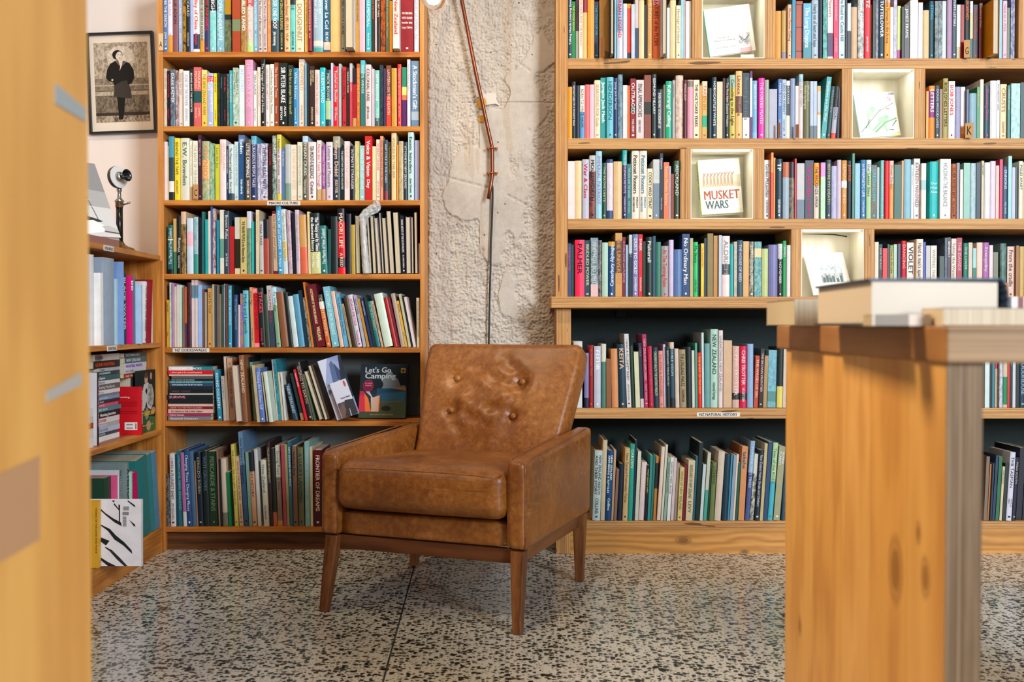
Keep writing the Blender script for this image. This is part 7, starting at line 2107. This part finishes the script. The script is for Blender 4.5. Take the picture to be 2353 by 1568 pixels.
# upper board sags a little towards the fore edge
cvt = [(p.x, p.y, z0_ + hgt + .0004 + (0.002 if i in (1, 2) else 0.0)) for i, p in enumerate(cv)]
cmb.add(cvt + [(x, y, z + .003) for x, y, z in cvt], [(3, 2, 1, 0), (4, 5, 6, 7), (0, 1, 5, 4), (1, 2, 6, 5), (2, 3, 7, 6), (3, 0, 4, 7)])
cmb.build('cover', nv, bk_)
sm = MB()
arcp = []
for i in range(9):
    a = -pi / 2 + pi * i / 8; arcp.append((0.010 * cos(a), z0_ + hgt / 2 + .0035 + (hgt / 2 - .001) * sin(a)))
d_ = (pC - pA).normalized(); e0, e1 = pC + ey, pD - ey
for (r0, za), (r1, zb) in zip(arcp, arcp[1:]):
    q = [e0 + d_ * r0, e1 + d_ * r0, e1 + d_ * r1, e0 + d_ * r1]
    sm.add([(q[0].x, q[0].y, za), (q[1].x, q[1].y, za), (q[2].x, q[2].y, zb), (q[3].x, q[3].y, zb)], [(0, 1, 2, 3)])
so2 = sm.build('spine', nv, bk_, smooth=True); m_ = so2.modifiers.new('solid', 'SOLIDIFY'); m_.thickness = 0.003; m_.offset = 1
# lower front books
lying('cream spined slim book with grey print lying in front of the navy hardback', (tpx(2006, 1.09), 1.092, Zt), (1, .04, 0), (0, 1, 0), .066, .03, .0125, 'd9c8b8', '', '', name='counter_book', bands=[(.38, .96, '8a7f72*b9a994'.split('*')[0])])
lying('white page edged book lying at the front edge of the counter', (tpx(2163, 1.075), 1.072, Zt), (1, .02, 0), (0, 1, 0), .17, .055, .0195, 'd2d0d2', '', '', name='counter_book', fore=True)
lying('pale lying book with small coloured print, behind the white one on the counter', (0.63, 1.32, Zt), (1, 0, 0), (0, 1, 0), .20, .13, .038, 'e6dcd6', '', '', name='counter_book', bands=[(.55, .62, 'c87a60'), (.68, .72, '3a3a44'), (.76, .80, '7a3a3a'), (.84, .9, '4a4a50')])

# ------------------------------------------------------------------ blurred end of a bookcase at the far left
PE = Vector(((205 - 1176.5) / FPX * 1.0, 1.0, 0)); PD = Vector((-0.118, 1, 0)).normalized()
fg = thing('bookcase', 'golden pine end panel of another bookcase, out of focus beside the camera', 'bookcase', (PE.x - .1, PE.y - .15, 0))
q0, q1 = PE, PE - PD * 0.34
nrm = Vector((-PD.y, PD.x, 0))
th = 0.030
pin = wood('foreground_pine', 'dfa85a', 'bb7c34', 'z', 30, 0.5, 0.3, 2.2)
pl_pts = [q1, q0, q0 + nrm * th, q1 + nrm * th]
for k in range(3):
    a = q1.lerp(q0, k / 3); b = q1.lerp(q0, (k + 1) / 3 - .0008)
    MB().prism(inn([a, b, b + nrm * th, a + nrm * th]), 0, 2.1).build('plank', pin, fg)
for zz in (0.08, 0.42, 0.76, 1.10, 1.44, 1.78, 2.08):
    a, b = q1 + nrm * th, q0 + nrm * th
    MB().prism(inn([a, b, b + nrm * .75, a + nrm * .75]), zz, zz + .02).build('shelf', pin, fg)
b1, b2 = q0 + nrm * th, q0 + nrm * (th + .75)
MB().prism(inn([b1 - PD * .012, b1, b2, b2 - PD * .012]), 0, 2.1).build('back_panel', pin, fg)
def sticker(pxs, col, rough=.7):
    pts = []
    nh = Vector((nrm.x, nrm.y, 0)) * -1
    for (x, y) in pxs:
        d = ray(x, y); t = (PE - Vector((0, 0, EYE)) + nh * .001).dot(nh) / d.dot(nh); pts.append(Vector((0, 0, EYE)) + d * t)
    n = len(pts)
    MB().add(pts + [p - nh * .0008 for p in pts], [tuple(range(n)), tuple(range(2 * n - 1, n - 1, -1))] + [(i, (i + 1) % n, n + (i + 1) % n, n + i) for i in range(n)]).build('sticker', plain(col, rough), fg)
sticker([(128, 192), (197, 250), (197, 280), (128, 238)], '9aa0a0')
sticker([(108, 900), (188, 855), (188, 885), (108, 925)], 'aaa49a')
sticker([(-20, 1098), (92, 1048), (92, 1240), (-20, 1305)], 'b58a62')
